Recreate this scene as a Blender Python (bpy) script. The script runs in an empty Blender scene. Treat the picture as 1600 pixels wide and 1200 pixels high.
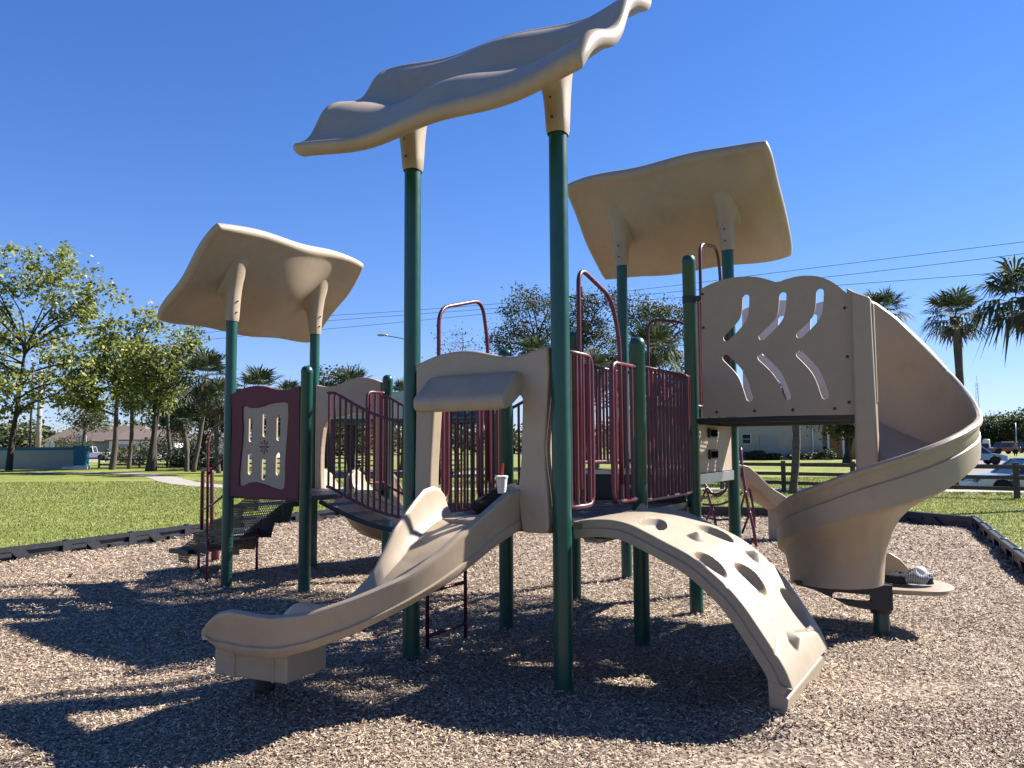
import bpy, bmesh, math, random
import numpy as np
from mathutils import Vector, Matrix
R = math.radians
random.seed(7)
rng = np.random.default_rng(7)
scene = bpy.context.scene
col = scene.collection

# ------------------------------------------------------------------ camera
F_PX, PITCH, ROLL, CAM_H = 1251.1, .0769, .0061, 1.6
cd = bpy.data.cameras.new("camera")
cam = bpy.data.objects.new("camera", cd)
col.objects.link(cam)
cd.sensor_width = 36.0
cd.lens = F_PX / 1600 * 36.0
cd.clip_start = .05
cd.clip_end = 3000
cam.matrix_world = (Matrix.Translation((0, 0, CAM_H)) @ Matrix.Rotation(math.pi / 2 + PITCH, 4, 'X')
                    @ Matrix.Rotation(-ROLL, 4, 'Z'))
scene.camera = cam

# ------------------------------------------------------------------ light
SUN_AZ = 22.0      # degrees, counter-clockwise from +X, direction towards the sun
SUN_EL = 39.5
w = bpy.data.worlds.new("World")
scene.world = w
w.use_nodes = True
nt = w.node_tree
bg = nt.nodes["Background"]
sky = nt.nodes.new("ShaderNodeTexSky")
sky.sky_type = 'NISHITA'
sky.sun_disc = False
sky.sun_elevation = R(SUN_EL)
sky.sun_rotation = R(90.0 - SUN_AZ)
sky.altitude = 100
sky.air_density = 1.0
sky.dust_density = 0.0
sky.ozone_density = 3.5
hs = nt.nodes.new("ShaderNodeHueSaturation")
hs.inputs["Saturation"].default_value = 1.22
nt.links.new(sky.outputs[0], hs.inputs["Color"])
# gently even out the very bright horizon of the sky model
def _vm(op, a, b):
    n = nt.nodes.new("ShaderNodeVectorMath"); n.operation = op
    for k, q in enumerate((a, b)):
        if isinstance(q, tuple): n.inputs[k].default_value = q
        else: nt.links.new(q, n.inputs[k])
    return n.outputs[0]
c_ = _vm('MULTIPLY', hs.outputs[0], (1.04, 1.02, 1.36))
den = _vm('ADD', _vm('MULTIPLY', c_, (.10, .062, .03)), (1.0, 1.0, 1.0))
nt.links.new(_vm('DIVIDE', c_, den), bg.inputs[0])
bg.inputs[1].default_value = .05
sd = bpy.data.lights.new("sun", 'SUN')
sd.energy = 5.0
sd.angle = R(.53)
sd.color = (1, .95, .88)
sun = bpy.data.objects.new("sun", sd)
col.objects.link(sun)
sv = Vector((math.cos(R(SUN_AZ)) * math.cos(R(SUN_EL)), math.sin(R(SUN_AZ)) * math.cos(R(SUN_EL)), math.sin(R(SUN_EL))))
sun.rotation_euler = sv.to_track_quat('Z', 'Y').to_euler()
sun.location = (20, 8, 20)
scene.view_settings.view_transform = 'Standard'
scene.view_settings.look = 'None'
scene.view_settings.exposure = 1.67
scene.view_settings.gamma = 1
scene.cycles.max_bounces = 6
scene.cycles.diffuse_bounces = 3
scene.cycles.glossy_bounces = 2
scene.cycles.transparent_max_bounces = 4

# ------------------------------------------------------------------ pixel helper (photo pixel -> world)
_cp, _sp, _cr, _sr = math.cos(PITCH), math.sin(PITCH), math.cos(ROLL), math.sin(ROLL)
def ray(x, y):
    A, B = x - 800, 600 - y
    a, b = A * _cr + B * _sr, -A * _sr + B * _cr
    return Vector((a, F_PX * _cp - b * _sp, F_PX * _sp + b * _cp))
def gnd(x, y, z=0.0):
    d = ray(x, y)
    return Vector((0, 0, CAM_H)) + d * ((z - CAM_H) / d.z)
def atY(x, y, Y):
    d = ray(x, y)
    return Vector((0, 0, CAM_H)) + d * (Y / d.y)

# ------------------------------------------------------------------ materials
ALB = .80
def mat(name, c, rough=.6, var=.12, vscale=6, bump=0.0, bscale=60, spec=.5, metal=0, coat=0, dirt=None, stretch=None, vcol2=None, coords='Object'):
    m = bpy.data.materials.new(name)
    c = tuple(x * ALB for x in c); vcol2 = tuple(x * ALB for x in vcol2) if vcol2 else None
    if dirt: dirt = (tuple(x * ALB for x in dirt[0]), *dirt[1:])
    m.use_nodes = True
    t = m.node_tree
    L = t.links.new
    b = t.nodes["Principled BSDF"]
    b.inputs["Roughness"].default_value = rough
    b.inputs["Specular IOR Level"].default_value = spec
    b.inputs["Metallic"].default_value = metal
    b.inputs["Coat Weight"].default_value = coat
    tc = t.nodes.new("ShaderNodeTexCoord")
    src = tc.outputs[coords]
    if stretch:
        mp = t.nodes.new("ShaderNodeMapping")
        mp.inputs["Scale"].default_value = stretch
        L(src, mp.inputs[0]); src = mp.outputs[0]
    n = t.nodes.new("ShaderNodeTexNoise")
    n.inputs["Scale"].default_value = vscale
    n.inputs["Detail"].default_value = 8
    n.inputs["Roughness"].default_value = .65
    L(src, n.inputs["Vector"])
    cr = t.nodes.new("ShaderNodeValToRGB")
    cr.color_ramp.elements[0].position = .3
    cr.color_ramp.elements[1].position = .7
    c2 = vcol2 if vcol2 else tuple(min(1, x * (1 + var)) for x in c)
    c1 = tuple(x * (1 - var) for x in c) if not vcol2 else c
    cr.color_ramp.elements[0].color = (*c1, 1)
    cr.color_ramp.elements[1].color = (*c2, 1)
    L(n.outputs["Fac"], cr.inputs[0])
    out = cr.outputs[0]
    if dirt:
        n3 = t.nodes.new("ShaderNodeTexNoise")
        n3.inputs["Scale"].default_value = dirt[1]
        n3.inputs["Detail"].default_value = 10
        n3.inputs["Roughness"].default_value = .75
        L(src, n3.inputs["Vector"])
        r3 = t.nodes.new("ShaderNodeValToRGB")
        r3.color_ramp.elements[0].position = dirt[2]
        r3.color_ramp.elements[1].position = dirt[2] + .12
        L(n3.outputs["Fac"], r3.inputs[0])
        mx = t.nodes.new("ShaderNodeMix")
        mx.data_type = 'RGBA'
        mm = t.nodes.new("ShaderNodeMath"); mm.operation = 'MULTIPLY'; mm.inputs[1].default_value = dirt[3]
        L(r3.outputs[0], mm.inputs[0])
        L(mm.outputs[0], mx.inputs[0])
        L(out, mx.inputs[6])
        mx.inputs[7].default_value = (*dirt[0], 1)
        out = mx.outputs[2]
    L(out, b.inputs["Base Color"])
    n4 = t.nodes.new("ShaderNodeMapRange")
    n4.inputs[3].default_value = max(.05, rough - .1)
    n4.inputs[4].default_value = min(1, rough + .12)
    L(n.outputs["Fac"], n4.inputs[0])
    L(n4.outputs[0], b.inputs["Roughness"])
    if bump:
        n2 = t.nodes.new("ShaderNodeTexNoise")
        n2.inputs["Scale"].default_value = bscale
        n2.inputs["Detail"].default_value = 4
        L(src, n2.inputs["Vector"])
        bp = t.nodes.new("ShaderNodeBump")
        bp.inputs["Strength"].default_value = bump
        bp.inputs["Distance"].default_value = .01
        L(n2.outputs["Fac"], bp.inputs["Height"])
        L(bp.outputs[0], b.inputs["Normal"])
    return m

def leafmat(name, c1, c2, c3, trans=.35, rough=.5):
    c1, c2, c3 = [tuple(x * ALB for x in q) for q in (c1, c2, c3)]
    m = bpy.data.materials.new(name)
    m.use_nodes = True
    t = m.node_tree
    L = t.links.new
    b = t.nodes["Principled BSDF"]
    g = t.nodes.new("ShaderNodeNewGeometry")
    cr = t.nodes.new("ShaderNodeValToRGB")
    cr.color_ramp.elements[0].color = (*c1, 1)
    cr.color_ramp.elements[1].color = (*c3, 1)
    e = cr.color_ramp.elements.new(.55)
    e.color = (*c2, 1)
    L(g.outputs["Random Per Island"], cr.inputs[0])
    L(cr.outputs[0], b.inputs["Base Color"])
    b.inputs["Roughness"].default_value = rough
    if trans:
        tr = t.nodes.new("ShaderNodeBsdfTranslucent")
        L(cr.outputs[0], tr.inputs[0])
        mx = t.nodes.new("ShaderNodeMixShader")
        mx.inputs[0].default_value = trans
        L(b.outputs[0], mx.inputs[1]); L(tr.outputs[0], mx.inputs[2])
        L(mx.outputs[0], t.nodes["Material Output"].inputs[0])
    return m

def wave_streak_mulch():
    m = bpy.data.materials.new("mulch_base")
    m.use_nodes = True
    t = m.node_tree; L = t.links.new
    b = t.nodes["Principled BSDF"]
    tc = t.nodes.new("ShaderNodeTexCoord")
    v = t.nodes.new("ShaderNodeTexVoronoi"); v.inputs["Scale"].default_value = 62
    nz = t.nodes.new("ShaderNodeTexNoise"); nz.inputs["Scale"].default_value = 9; nz.inputs["Detail"].default_value = 3
    mixv = t.nodes.new("ShaderNodeMix"); mixv.data_type = 'RGBA'; mixv.inputs[0].default_value = .08
    L(tc.outputs["Object"], nz.inputs["Vector"])
    L(tc.outputs["Object"], mixv.inputs[6]); L(nz.outputs["Color"], mixv.inputs[7])
    L(mixv.outputs[2], v.inputs["Vector"])
    cr = t.nodes.new("ShaderNodeValToRGB")
    es = cr.color_ramp.elements
    es[0].position = 0; es[0].color = (0.060, 0.037, 0.024, 1)
    es[1].position = 1; es[1].color = (0.427, 0.330, 0.241, 1)
    e = es.new(.4); e.color = (0.158, 0.110, 0.076, 1)
    e = es.new(.7); e.color = (0.261, 0.193, 0.138, 1)
    sx = t.nodes.new("ShaderNodeSeparateColor")
    L(v.outputs["Color"], sx.inputs[0]); L(sx.outputs[0], cr.inputs[0])
    n2 = t.nodes.new("ShaderNodeTexNoise"); n2.inputs["Scale"].default_value = .9; n2.inputs["Detail"].default_value = 6
    L(tc.outputs["Object"], n2.inputs["Vector"])
    mr = t.nodes.new("ShaderNodeMapRange"); mr.inputs[1].default_value = .3; mr.inputs[2].default_value = .7
    mr.inputs[3].default_value = .75; mr.inputs[4].default_value = 1.15
    L(n2.outputs["Fac"], mr.inputs[0])
    mul = t.nodes.new("ShaderNodeVectorMath"); mul.operation = 'SCALE'
    L(cr.outputs[0], mul.inputs[0]); L(mr.outputs[0], mul.inputs[3])
    L(mul.outputs[0], b.inputs["Base Color"])
    b.inputs["Roughness"].default_value = .9
    bp = t.nodes.new("ShaderNodeBump"); bp.inputs["Strength"].default_value = .9; bp.inputs["Distance"].default_value = .015
    L(sx.outputs[1], bp.inputs["Height"]); L(bp.outputs[0], b.inputs["Normal"])
    return m

def grass_mat():
    m = bpy.data.materials.new("grass_ground")
    m.use_nodes = True
    t = m.node_tree; L = t.links.new
    b = t.nodes["Principled BSDF"]
    tc = t.nodes.new("ShaderNodeTexCoord")
    def noise(s, d):
        n = t.nodes.new("ShaderNodeTexNoise"); n.inputs["Scale"].default_value = s; n.inputs["Detail"].default_value = d
        n.inputs["Roughness"].default_value = .7
        L(tc.outputs["Object"], n.inputs["Vector"]); return n
    a, c, e = noise(7, 10), noise(.35, 5), noise(28, 4)
    cr = t.nodes.new("ShaderNodeValToRGB")
    es = cr.color_ramp.elements
    es[0].position = .3; es[0].color = (0.056, 0.076, 0.018, 1)
    es[1].position = .72; es[1].color = (0.285, 0.27, 0.075, 1)
    x = es.new(.5); x.color = (0.16, 0.18, 0.036, 1)
    ad = t.nodes.new("ShaderNodeMath"); ad.operation = 'MULTIPLY_ADD'; ad.inputs[1].default_value = .45
    mn = t.nodes.new("ShaderNodeMath"); mn.operation = 'MULTIPLY'; mn.inputs[1].default_value = .55
    L(c.outputs["Fac"], mn.inputs[0]); L(a.outputs["Fac"], ad.inputs[0]); L(mn.outputs[0], ad.inputs[2])
    L(ad.outputs[0], cr.inputs[0])
    L(cr.outputs[0], b.inputs["Base Color"])
    b.inputs["Roughness"].default_value = .85
    b.inputs["Specular IOR Level"].default_value = .2
    bp = t.nodes.new("ShaderNodeBump"); bp.inputs["Strength"].default_value = .8; bp.inputs["Distance"].default_value = .04
    L(e.outputs["Fac"], bp.inputs["Height"]); L(bp.outputs[0], b.inputs["Normal"])
    return m

M = {}
M['tan'] = mat("tan_plastic", (.39, .305, .218), .42, .05, 5, .10, 260, .45, dirt=((.27, .215, .155), 1.9, .50, .34))
M['tanpanel'] = mat("tan_sheet_panel", (.40, .31, .228), .5, .05, 9, .25, 300, .35, dirt=((.28, .22, .16), 3.0, .64, .4))
M['glowpanel'] = mat("sunglow_grey_sheet_panel", (.74, .72, .76), .6, .06, 9, .25, 300, .35, dirt=((.50, .48, .48), 5.0, .56, .5))  # sun glow through the far sheet, painted in as a pale grey colour
M['climbtan'] = mat("pale_tan_plastic", (.31, .252, .178), .55, .06, 7, .12, 200, .4, dirt=((.42, .36, .27), 3.5, .58, .6), stretch=(1, 1, 1))
M['green'] = mat("green_post_paint", (.003, .066, .049), .33, .12, 4, .05, 120, .5, dirt=((.03, .13, .10), 9, .66, .5))
M['maroon'] = mat("maroon_coating", (.10, .010, .026), .38, .15, 10, .15, 300, .5)
M['maroonp'] = mat("maroon_plastic", (.125, .013, .028), .6, .1, 8, .1, 200, .4)
M['black'] = mat("black_deck_coating", (.010, .010, .012), .45, .3, 8, .2, 200, .5, dirt=((.04, .035, .03), 6, .62, .4))
M['border'] = mat("black_border_plastic", (.016, .018, .023), .42, .25, 6, .1, 120, .5, dirt=((.06, .05, .042), 7, .6, .5))
M['steel'] = mat("galvanised_steel", (.45, .45, .46), .35, .1, 20, 0, 60, .5, .9)
M['bolt'] = mat("dark_bolt", (.05, .045, .045), .4, .1, 20, 0, 60, .5, .7)
M['mulch'] = wave_streak_mulch()
M['chips'] = leafmat("wood_chips", (.15, .10, .066), (.385, .285, .195), (.68, .55, .41), 0, .8)
M['grass'] = grass_mat()
M['blades'] = leafmat("grass_blades", (.14, .18, .03), (.225, .265, .055), (.34, .345, .11), .3, .6)
M['concrete'] = mat("concrete_path", (.34, .305, .265), .85, .12, 3, .3, 40, .3, dirt=((.30, .27, .22), 1.2, .55, .5))
M['asphalt'] = mat("asphalt", (.16, .155, .15), .9, .12, 2, .3, 60, .3)
M['lot'] = mat("pale_parking_surface", (.20, .185, .175), .9, .12, 1, .3, 60, .3)
M['wood'] = mat("weathered_wood", (.10, .08, .065), .85, .3, 14, .5, 60, .2, stretch=(1, 1, 1))
M['bark'] = mat("bark", (.06, .05, .04), .9, .35, 5, .9, 18, .2, stretch=(1, 1, .35))
M['palmbark'] = mat("palm_bark", (.10, .085, .07), .9, .35, 6, 1, 14, .2, stretch=(1, 1, 1.6))
M['boots'] = mat("palm_boots", (.17, .10, .06), .9, .4, 9, 1, 12, .2)
M['leafL'] = leafmat("broad_leaves", (.075, .11, .02), (.24, .27, .055), (.52, .52, .17), .45, .6)
M['leafO'] = leafmat("oak_leaves", (.018, .03, .009), (.06, .078, .022), (.17, .17, .07), .25, .65)
M['leafD'] = leafmat("dark_leaves", (.014, .026, .008), (.038, .058, .017), (.10, .12, .04), .25, .65)
M['palm'] = leafmat("palm_fronds", (.014, .028, .010), (.042, .066, .024), (.15, .17, .08), .22, .8)
M['palmdead'] = leafmat("dead_fronds", (.06, .045, .03), (.14, .10, .065), (.24, .18, .12), .2, .7)
M['stucco'] = mat("stucco_wall", (.40, .37, .31), .9, .06, 2, .3, 40, .2, dirt=((.27, .25, .21), .7, .58, .5))
M['wallgrey'] = mat("painted_block_wall", (.33, .36, .34), .85, .05, 2, .2, 30, .2)
M['teal'] = mat("teal_paint", (.008, .13, .22), .6, .08, 3, .1, 40, .4)
M['white'] = mat("white_paint", (.72, .72, .70), .55, .05, 5, .05, 40, .4)
M['roof'] = mat("brown_shingles", (.17, .13, .11), .9, .2, 4, .5, 30, .2)
M['roofgreen'] = mat("dark_green_roof", (.02, .045, .04), .6, .2, 2, .1, 30, .4)
M['glass'] = mat("dark_glass", (.015, .018, .02), .08, .1, 2, 0, 30, .6)
M['rubber'] = mat("tyre_rubber", (.02, .02, .02), .8, .2, 10, 0, 30, .3)
M['silver'] = mat("silver_car_paint", (.48, .50, .53), .25, .03, 2, 0, 30, .5, .5, .6)
M['bluecar'] = mat("pale_blue_car_paint", (.20, .33, .48), .25, .03, 2, 0, 30, .5, .3, .6)
M['redcar'] = mat("dark_red_car_paint", (.17, .018, .018), .3, .05, 2, 0, 30, .5, .1, .6)
M['blackcar'] = mat("black_car_paint", (.02, .02, .025), .3, .05, 2, 0, 30, .5, .1, .6)
M['whitecar'] = mat("white_car_paint", (.75, .76, .78), .25, .03, 2, 0, 30, .5, 0, .6)
M['skin'] = mat("skin", (.42, .26, .18), .6, .06, 9)
M['bluecloth'] = mat("blue_cloth", (.10, .16, .30), .9, .15, 9, .4, 90, .2)
M['darkcloth'] = mat("dark_cloth", (.02, .022, .028), .9, .3, 12, .8, 60, .2)
M['cup'] = mat("foam_cup_white", (.80, .77, .75), .7, .03, 20, .1, 200, .3)
M['straw'] = mat("red_straw", (.62, .02, .02), .4, .05, 9)
M['orange'] = mat("orange_shade", (.42, .22, .10), .8, .1, 3)
M['fabgrey'] = mat("striped_grey_fabric", (.35, .36, .40), .8, .1, 8)
M['wire'] = mat("power_cable", (.03, .03, .035), .6, .1, 9)
M['fargrey'] = mat("far_grey_wall", (.30, .31, .33), .9, .05, 2)  # plain grey for far walls, a roof, garage doors and the transformer

def stripe_mat(name, ca, cb, scale, rot=0.0):
    m = mat(name, ca, .8)
    t = m.node_tree; L = t.links.new
    tc = t.nodes.new("ShaderNodeTexCoord"); mp = t.nodes.new("ShaderNodeMapping")
    mp.inputs["Rotation"].default_value = (0, rot, .5)
    wv = t.nodes.new("ShaderNodeTexWave"); wv.inputs["Scale"].default_value = scale
    cr = t.nodes.new("ShaderNodeValToRGB"); cr.color_ramp.interpolation = 'CONSTANT'
    cr.color_ramp.elements[1].position = .45
    cr.color_ramp.elements[0].color = (*ca, 1); cr.color_ramp.elements[1].color = (*cb, 1)
    L(tc.outputs["Object"], mp.inputs[0]); L(mp.outputs[0], wv.inputs[0]); L(wv.outputs[0], cr.inputs[0])
    L(cr.outputs[0], t.nodes["Principled BSDF"].inputs["Base Color"])
    return m
M['stripe'] = stripe_mat("grey_black_knit", (.03, .03, .035), (.35, .35, .38), 24)

# ------------------------------------------------------------------ mesh helpers
def link(name, me, m, parent=None, smooth=False):
    o = bpy.data.objects.new(name, me)
    col.objects.link(o)
    if m is not None:
        for mm in (m if isinstance(m, (list, tuple)) else [m]):
            me.materials.append(mm)
    if smooth:
        me.polygons.foreach_set("use_smooth", [True] * len(me.polygons))
        me.update()
    if parent is not None:
        o.parent = parent
        o.matrix_parent_inverse = Matrix.Translation(-parent.location)   # parts are modelled in world coordinates
    return o

def tag(o, label=None, cat=None, group=None, kind=None):
    if label: o['label'] = label
    if cat: o['category'] = cat
    if group: o['group'] = group
    if kind: o['kind'] = kind
    return o

def empty(name, loc, label, cat, group=None):
    o = bpy.data.objects.new(name, None)
    o.empty_display_size = .1
    o.location = loc
    col.objects.link(o)
    return tag(o, label, cat, group)

class MB:
    def __init__(s): s.v = []; s.f = []
    def add(s, vs, fs):
        n = len(s.v); s.v += [tuple(v) for v in vs]; s.f += [tuple(i + n for i in f) for f in fs]; return s
    def box(s, c, size, X=(1, 0, 0), Y=(0, 1, 0), Z=(0, 0, 1)):
        c = Vector(c); X, Y, Z = Vector(X), Vector(Y), Vector(Z)
        vs = [c + X * (a * size[0] / 2) + Y * (b * size[1] / 2) + Z * (d * size[2] / 2) for d in (-1, 1) for b in (-1, 1) for a in (-1, 1)]
        return s.add(vs, [(0, 2, 3, 1), (4, 5, 7, 6), (0, 1, 5, 4), (2, 6, 7, 3), (0, 4, 6, 2), (1, 3, 7, 5)])
    def bar(s, a, b, wd, ht, up=(0, 0, 1)):
        a, b = Vector(a), Vector(b); d = (b - a); l = d.length; d.normalize()
        X = d; Y = Vector(up).cross(X)
        if Y.length < 1e-4: Y = Vector((1, 0, 0)).cross(X)
        Y.normalize(); Z = X.cross(Y)
        return s.box((a + b) / 2, (l, wd, ht), X, Y, Z)
    def tube(s, pts, r, n=10, cap=True):
        pts = [Vector(p) for p in pts]
        rs = r if isinstance(r, (list, tuple)) else [r] * len(pts)
        rings = []; prev = None
        for i, p in enumerate(pts):
            d = (pts[min(i + 1, len(pts) - 1)] - pts[max(i - 1, 0)])
            if d.length < 1e-9: d = Vector((0, 0, 1))
            d.normalize()
            if prev is None:
                a = Vector((0, 0, 1)) if abs(d.z) < .9 else Vector((1, 0, 0))
                X = d.cross(a).normalized()
            else:
                X = (prev - d * prev.dot(d))
                X = X.normalized() if X.length > 1e-6 else d.orthogonal().normalized()
            prev = X; Y = d.cross(X)
            rings.append([p + (X * math.cos(2 * math.pi * k / n) + Y * math.sin(2 * math.pi * k / n)) * rs[i] for k in range(n)])
        vs = [v for ring in rings for v in ring]
        fs = []
        for i in range(len(rings) - 1):
            for k in range(n):
                fs.append((i * n + k, i * n + (k + 1) % n, (i + 1) * n + (k + 1) % n, (i + 1) * n + k))
        if cap:
            fs.append(tuple(range(n))[::-1]); fs.append(tuple((len(rings) - 1) * n + k for k in range(n)))
        return s.add(vs, fs)
    def lathe(s, c, prof, n=20, X=(1, 0, 0), Y=(0, 1, 0), Z=(0, 0, 1)):
        c, X, Y, Z = Vector(c), Vector(X), Vector(Y), Vector(Z)
        vs = []; fs = []
        for r, z in prof:
            for k in range(n):
                a = 2 * math.pi * k / n
                vs.append(c + X * (r * math.cos(a)) + Y * (r * math.sin(a)) + Z * z)
        for i in range(len(prof) - 1):
            for k in range(n):
                fs.append((i * n + k, i * n + (k + 1) % n, (i + 1) * n + (k + 1) % n, (i + 1) * n + k))
        if prof[0][0] > 1e-5: fs.append(tuple(range(n))[::-1])
        if prof[-1][0] > 1e-5: fs.append(tuple((len(prof) - 1) * n + k for k in range(n)))
        return s.add(vs, fs)
    def loft(s, rings, closed=True, cap=True):
        n = len(rings[0]); vs = [v for r in rings for v in r]; fs = []
        for i in range(len(rings) - 1):
            for k in range(n if closed else n - 1):
                fs.append((i * n + k, i * n + (k + 1) % n, (i + 1) * n + (k + 1) % n, (i + 1) * n + k))
        if cap and closed:
            fs.append(tuple(range(n))[::-1]); fs.append(tuple((len(rings) - 1) * n + k for k in range(n)))
        return s.add(vs, fs)
    def mesh(s, name, fix=True):
        me = bpy.data.meshes.new(name)
        me.from_pydata(s.v, [], s.f)
        if fix:
            bm = bmesh.new(); bm.from_mesh(me)
            bmesh.ops.remove_doubles(bm, verts=bm.verts, dist=1e-6)
            bmesh.ops.recalc_face_normals(bm, faces=bm.faces)
            bm.to_mesh(me); bm.free()
        me.update()
        return me
    def build(s, name, m, parent=None, smooth=False, bevel=0, seg=2, sub=0, auto=False):
        o = link(name, s.mesh(name), m, parent, smooth or auto)
        if bevel:
            b = o.modifiers.new("bevel", 'BEVEL'); b.width = bevel; b.segments = seg; b.limit_method = 'ANGLE'; b.angle_limit = R(35)
        if sub:
            b = o.modifiers.new("sub", 'SUBSURF'); b.levels = sub; b.render_levels = sub
        if auto:
            me = o.data
            me.set_sharp_from_angle(angle=R(38)) if hasattr(me, "set_sharp_from_angle") else None
        return o

def plate(name, outer, holes, P, X, Z, thick, m, parent=None, bevel=.004, seg=2, center=True):
    """flat sheet with holes: outer/holes in (x,z) metres on axes X,Z from P, thickness along X x Z"""
    P, X, Z = Vector(P), Vector(X).normalized(), Vector(Z).normalized()
    N = X.cross(Z).normalized()
    bm = bmesh.new()
    edges = []
    for loop in [outer] + list(holes):
        vs = [bm.verts.new(P + X * a + Z * b - N * (thick / 2 if center else 0)) for a, b in loop]
        for i in range(len(vs)):
            edges.append(bm.edges.new((vs[i], vs[(i + 1) % len(vs)])))
    r = bmesh.ops.triangle_fill(bm, use_beauty=True, use_dissolve=False, edges=edges)
    faces = list(bm.faces)
    bmesh.ops.dissolve_limit(bm, angle_limit=.001, verts=bm.verts, edges=[e for e in bm.edges if not e.is_boundary], delimit=set()) if not holes else None
    ex = bmesh.ops.extrude_face_region(bm, geom=list(bm.faces))
    bmesh.ops.translate(bm, vec=N * thick, verts=[g for g in ex['geom'] if isinstance(g, bmesh.types.BMVert)])
    bmesh.ops.recalc_face_normals(bm, faces=bm.faces)
    me = bpy.data.meshes.new(name)
    bm.to_mesh(me); bm.free()
    o = link(name, me, m, parent)
    if bevel:
        b = o.modifiers.new("bevel", 'BEVEL'); b.width = bevel; b.segments = seg; b.limit_method = 'ANGLE'; b.angle_limit = R(40)
        b.harden_normals = False
    return o

def spline(pts, n=8, closed=False):
    """Catmull-Rom through pts"""
    P = [np.array(p, float) for p in pts]; out = []
    N = len(P)
    rngk = range(N if closed else N - 1)
    for i in rngk:
        if closed: p0, p1, p2, p3 = P[i - 1], P[i], P[(i + 1) % N], P[(i + 2) % N]
        else: p0, p1, p2, p3 = P[max(i - 1, 0)], P[i], P[i + 1], P[min(i + 2, N - 1)]
        for k in range(n):
            t = k / n
            out.append(.5 * ((2 * p1) + (-p0 + p2) * t + (2 * p0 - 5 * p1 + 4 * p2 - p3) * t * t + (-p0 + 3 * p1 - 3 * p2 + p3) * t ** 3))
    if not closed: out.append(P[-1])
    return [tuple(map(float, o)) for o in out]

def fillet(pts, r, n=5):
    """round the corners of an open 3-D polyline"""
    P = [Vector(p) for p in pts]; out = [P[0]]
    for i in range(1, len(P) - 1):
        a, b, c = P[i - 1], P[i], P[i + 1]
        d1, d2 = (a - b), (c - b)
        rr = min(r, d1.length * .48, d2.length * .48)
        p, q = b + d1.normalized() * rr, b + d2.normalized() * rr
        for k in range(n + 1):
            t = k / n
            out.append(p * (1 - t) ** 2 + b * 2 * t * (1 - t) + q * t * t)
    out.append(P[-1])
    return out

def slot(x0, z0, x1, z1, w, n=7):
    """stadium hole outline"""
    dx, dz = x1 - x0, z1 - z0; l = math.hypot(dx, dz); ux, uz = dx / l, dz / l; out = []
    a = math.atan2(uz, ux)
    for k in range(n): t = a + math.pi / 2 + math.pi * k / (n - 1); out.append((x0 + w / 2 * math.cos(t), z0 + w / 2 * math.sin(t)))
    for k in range(n): t = a - math.pi / 2 + math.pi * k / (n - 1); out.append((x1 + w / 2 * math.cos(t), z1 + w / 2 * math.sin(t)))
    return out

def curved_slot(pts, w, n=6):
    c = spline(pts, n); c = [np.array(p) for p in c]
    left, right = [], []
    for i, p in enumerate(c):
        d = c[min(i + 1, len(c) - 1)] - c[max(i - 1, 0)]; d /= np.linalg.norm(d); nn = np.array([-d[1], d[0]])
        left.append(p + nn * w / 2); right.append(p - nn * w / 2)
    d0 = c[0] - c[1]; d0 /= np.linalg.norm(d0); a0 = math.atan2(d0[1], d0[0])
    d1 = c[-1] - c[-2]; d1 /= np.linalg.norm(d1); a1 = math.atan2(d1[1], d1[0])
    out = [tuple(p) for p in left]
    out += [(c[-1][0] + w / 2 * math.cos(a1 + math.pi / 2 - math.pi * k / 6), c[-1][1] + w / 2 * math.sin(a1 + math.pi / 2 - math.pi * k / 6)) for k in range(1, 6)]
    out += [tuple(p) for p in right[::-1]]
    out += [(c[0][0] + w / 2 * math.cos(a0 + math.pi / 2 - math.pi * k / 6), c[0][1] + w / 2 * math.sin(a0 + math.pi / 2 - math.pi * k / 6)) for k in range(1, 6)]
    return out

# ------------------------------------------------------------------ play structure lattice
O2 = Vector((-.0606, 7.1903, 0)); U = Vector((.6948, 1.1542, 0)); V = Vector((1.079, -.7209, 0))
un, vn = U.normalized(), V.normalized()
UL, VL = U.length, V.length
Zv = Vector((0, 0, 1))
def Lp(i, j, z=0.0): return O2 + U * i + V * j + Zv * z
DK = 1.07      # main deck height
D2 = 1.37      # step-up deck
D3 = 1.87      # crawl platform

# ------------------------------------------------------------------ ground
def sheet(name, poly, z, m, kind='structure', label=None):
    me = bpy.data.meshes.new(name)
    me.from_pydata([(p[0], p[1], z) for p in poly], [], [tuple(range(len(poly)))])
    bm = bmesh.new(); bm.from_mesh(me)
    bmesh.ops.triangulate(bm, faces=bm.faces)
    bmesh.ops.recalc_face_normals(bm, faces=bm.faces)
    for f in bm.faces:
        if f.normal.z < 0: f.normal_flip()
    bm.to_mesh(me); bm.free()
    o = link(name, me, m)
    return tag(o, label, None, None, kind)

def _ss(t):
    t = max(0.0, min(1.0, t)); return t * t * (3 - 2 * t)
BORD = [(-12.0, .6), (-7.25, 11.2), (-5.86, 14.6), (-3.9, 18.4), (-3.0, 20.2), (1.2, 19.3), (4.9, 18.1), (8.1, 16.75), (8.75, 15.4), (6.05, 9.5), (2.5, 1.6), (-1.0, -4.5), (-14, -3)]
def in_bed(x, y):
    """well inside the border of the chip bed"""
    c = False; n = len(BORD)
    for i in range(n):
        (xa, ya), (xb, yb) = BORD[i], BORD[(i + 1) % n]
        if (ya > y) != (yb > y) and x < (xb - xa) * (y - ya) / (yb - ya) + xa: c = not c
        L2 = (xb - xa) ** 2 + (yb - ya) ** 2; t = max(0, min(1, ((x - xa) * (xb - xa) + (y - ya) * (yb - ya)) / L2))
        if math.hypot(x - xa - t * (xb - xa), y - ya - t * (yb - ya)) < 1.15: return False
    return c
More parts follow.
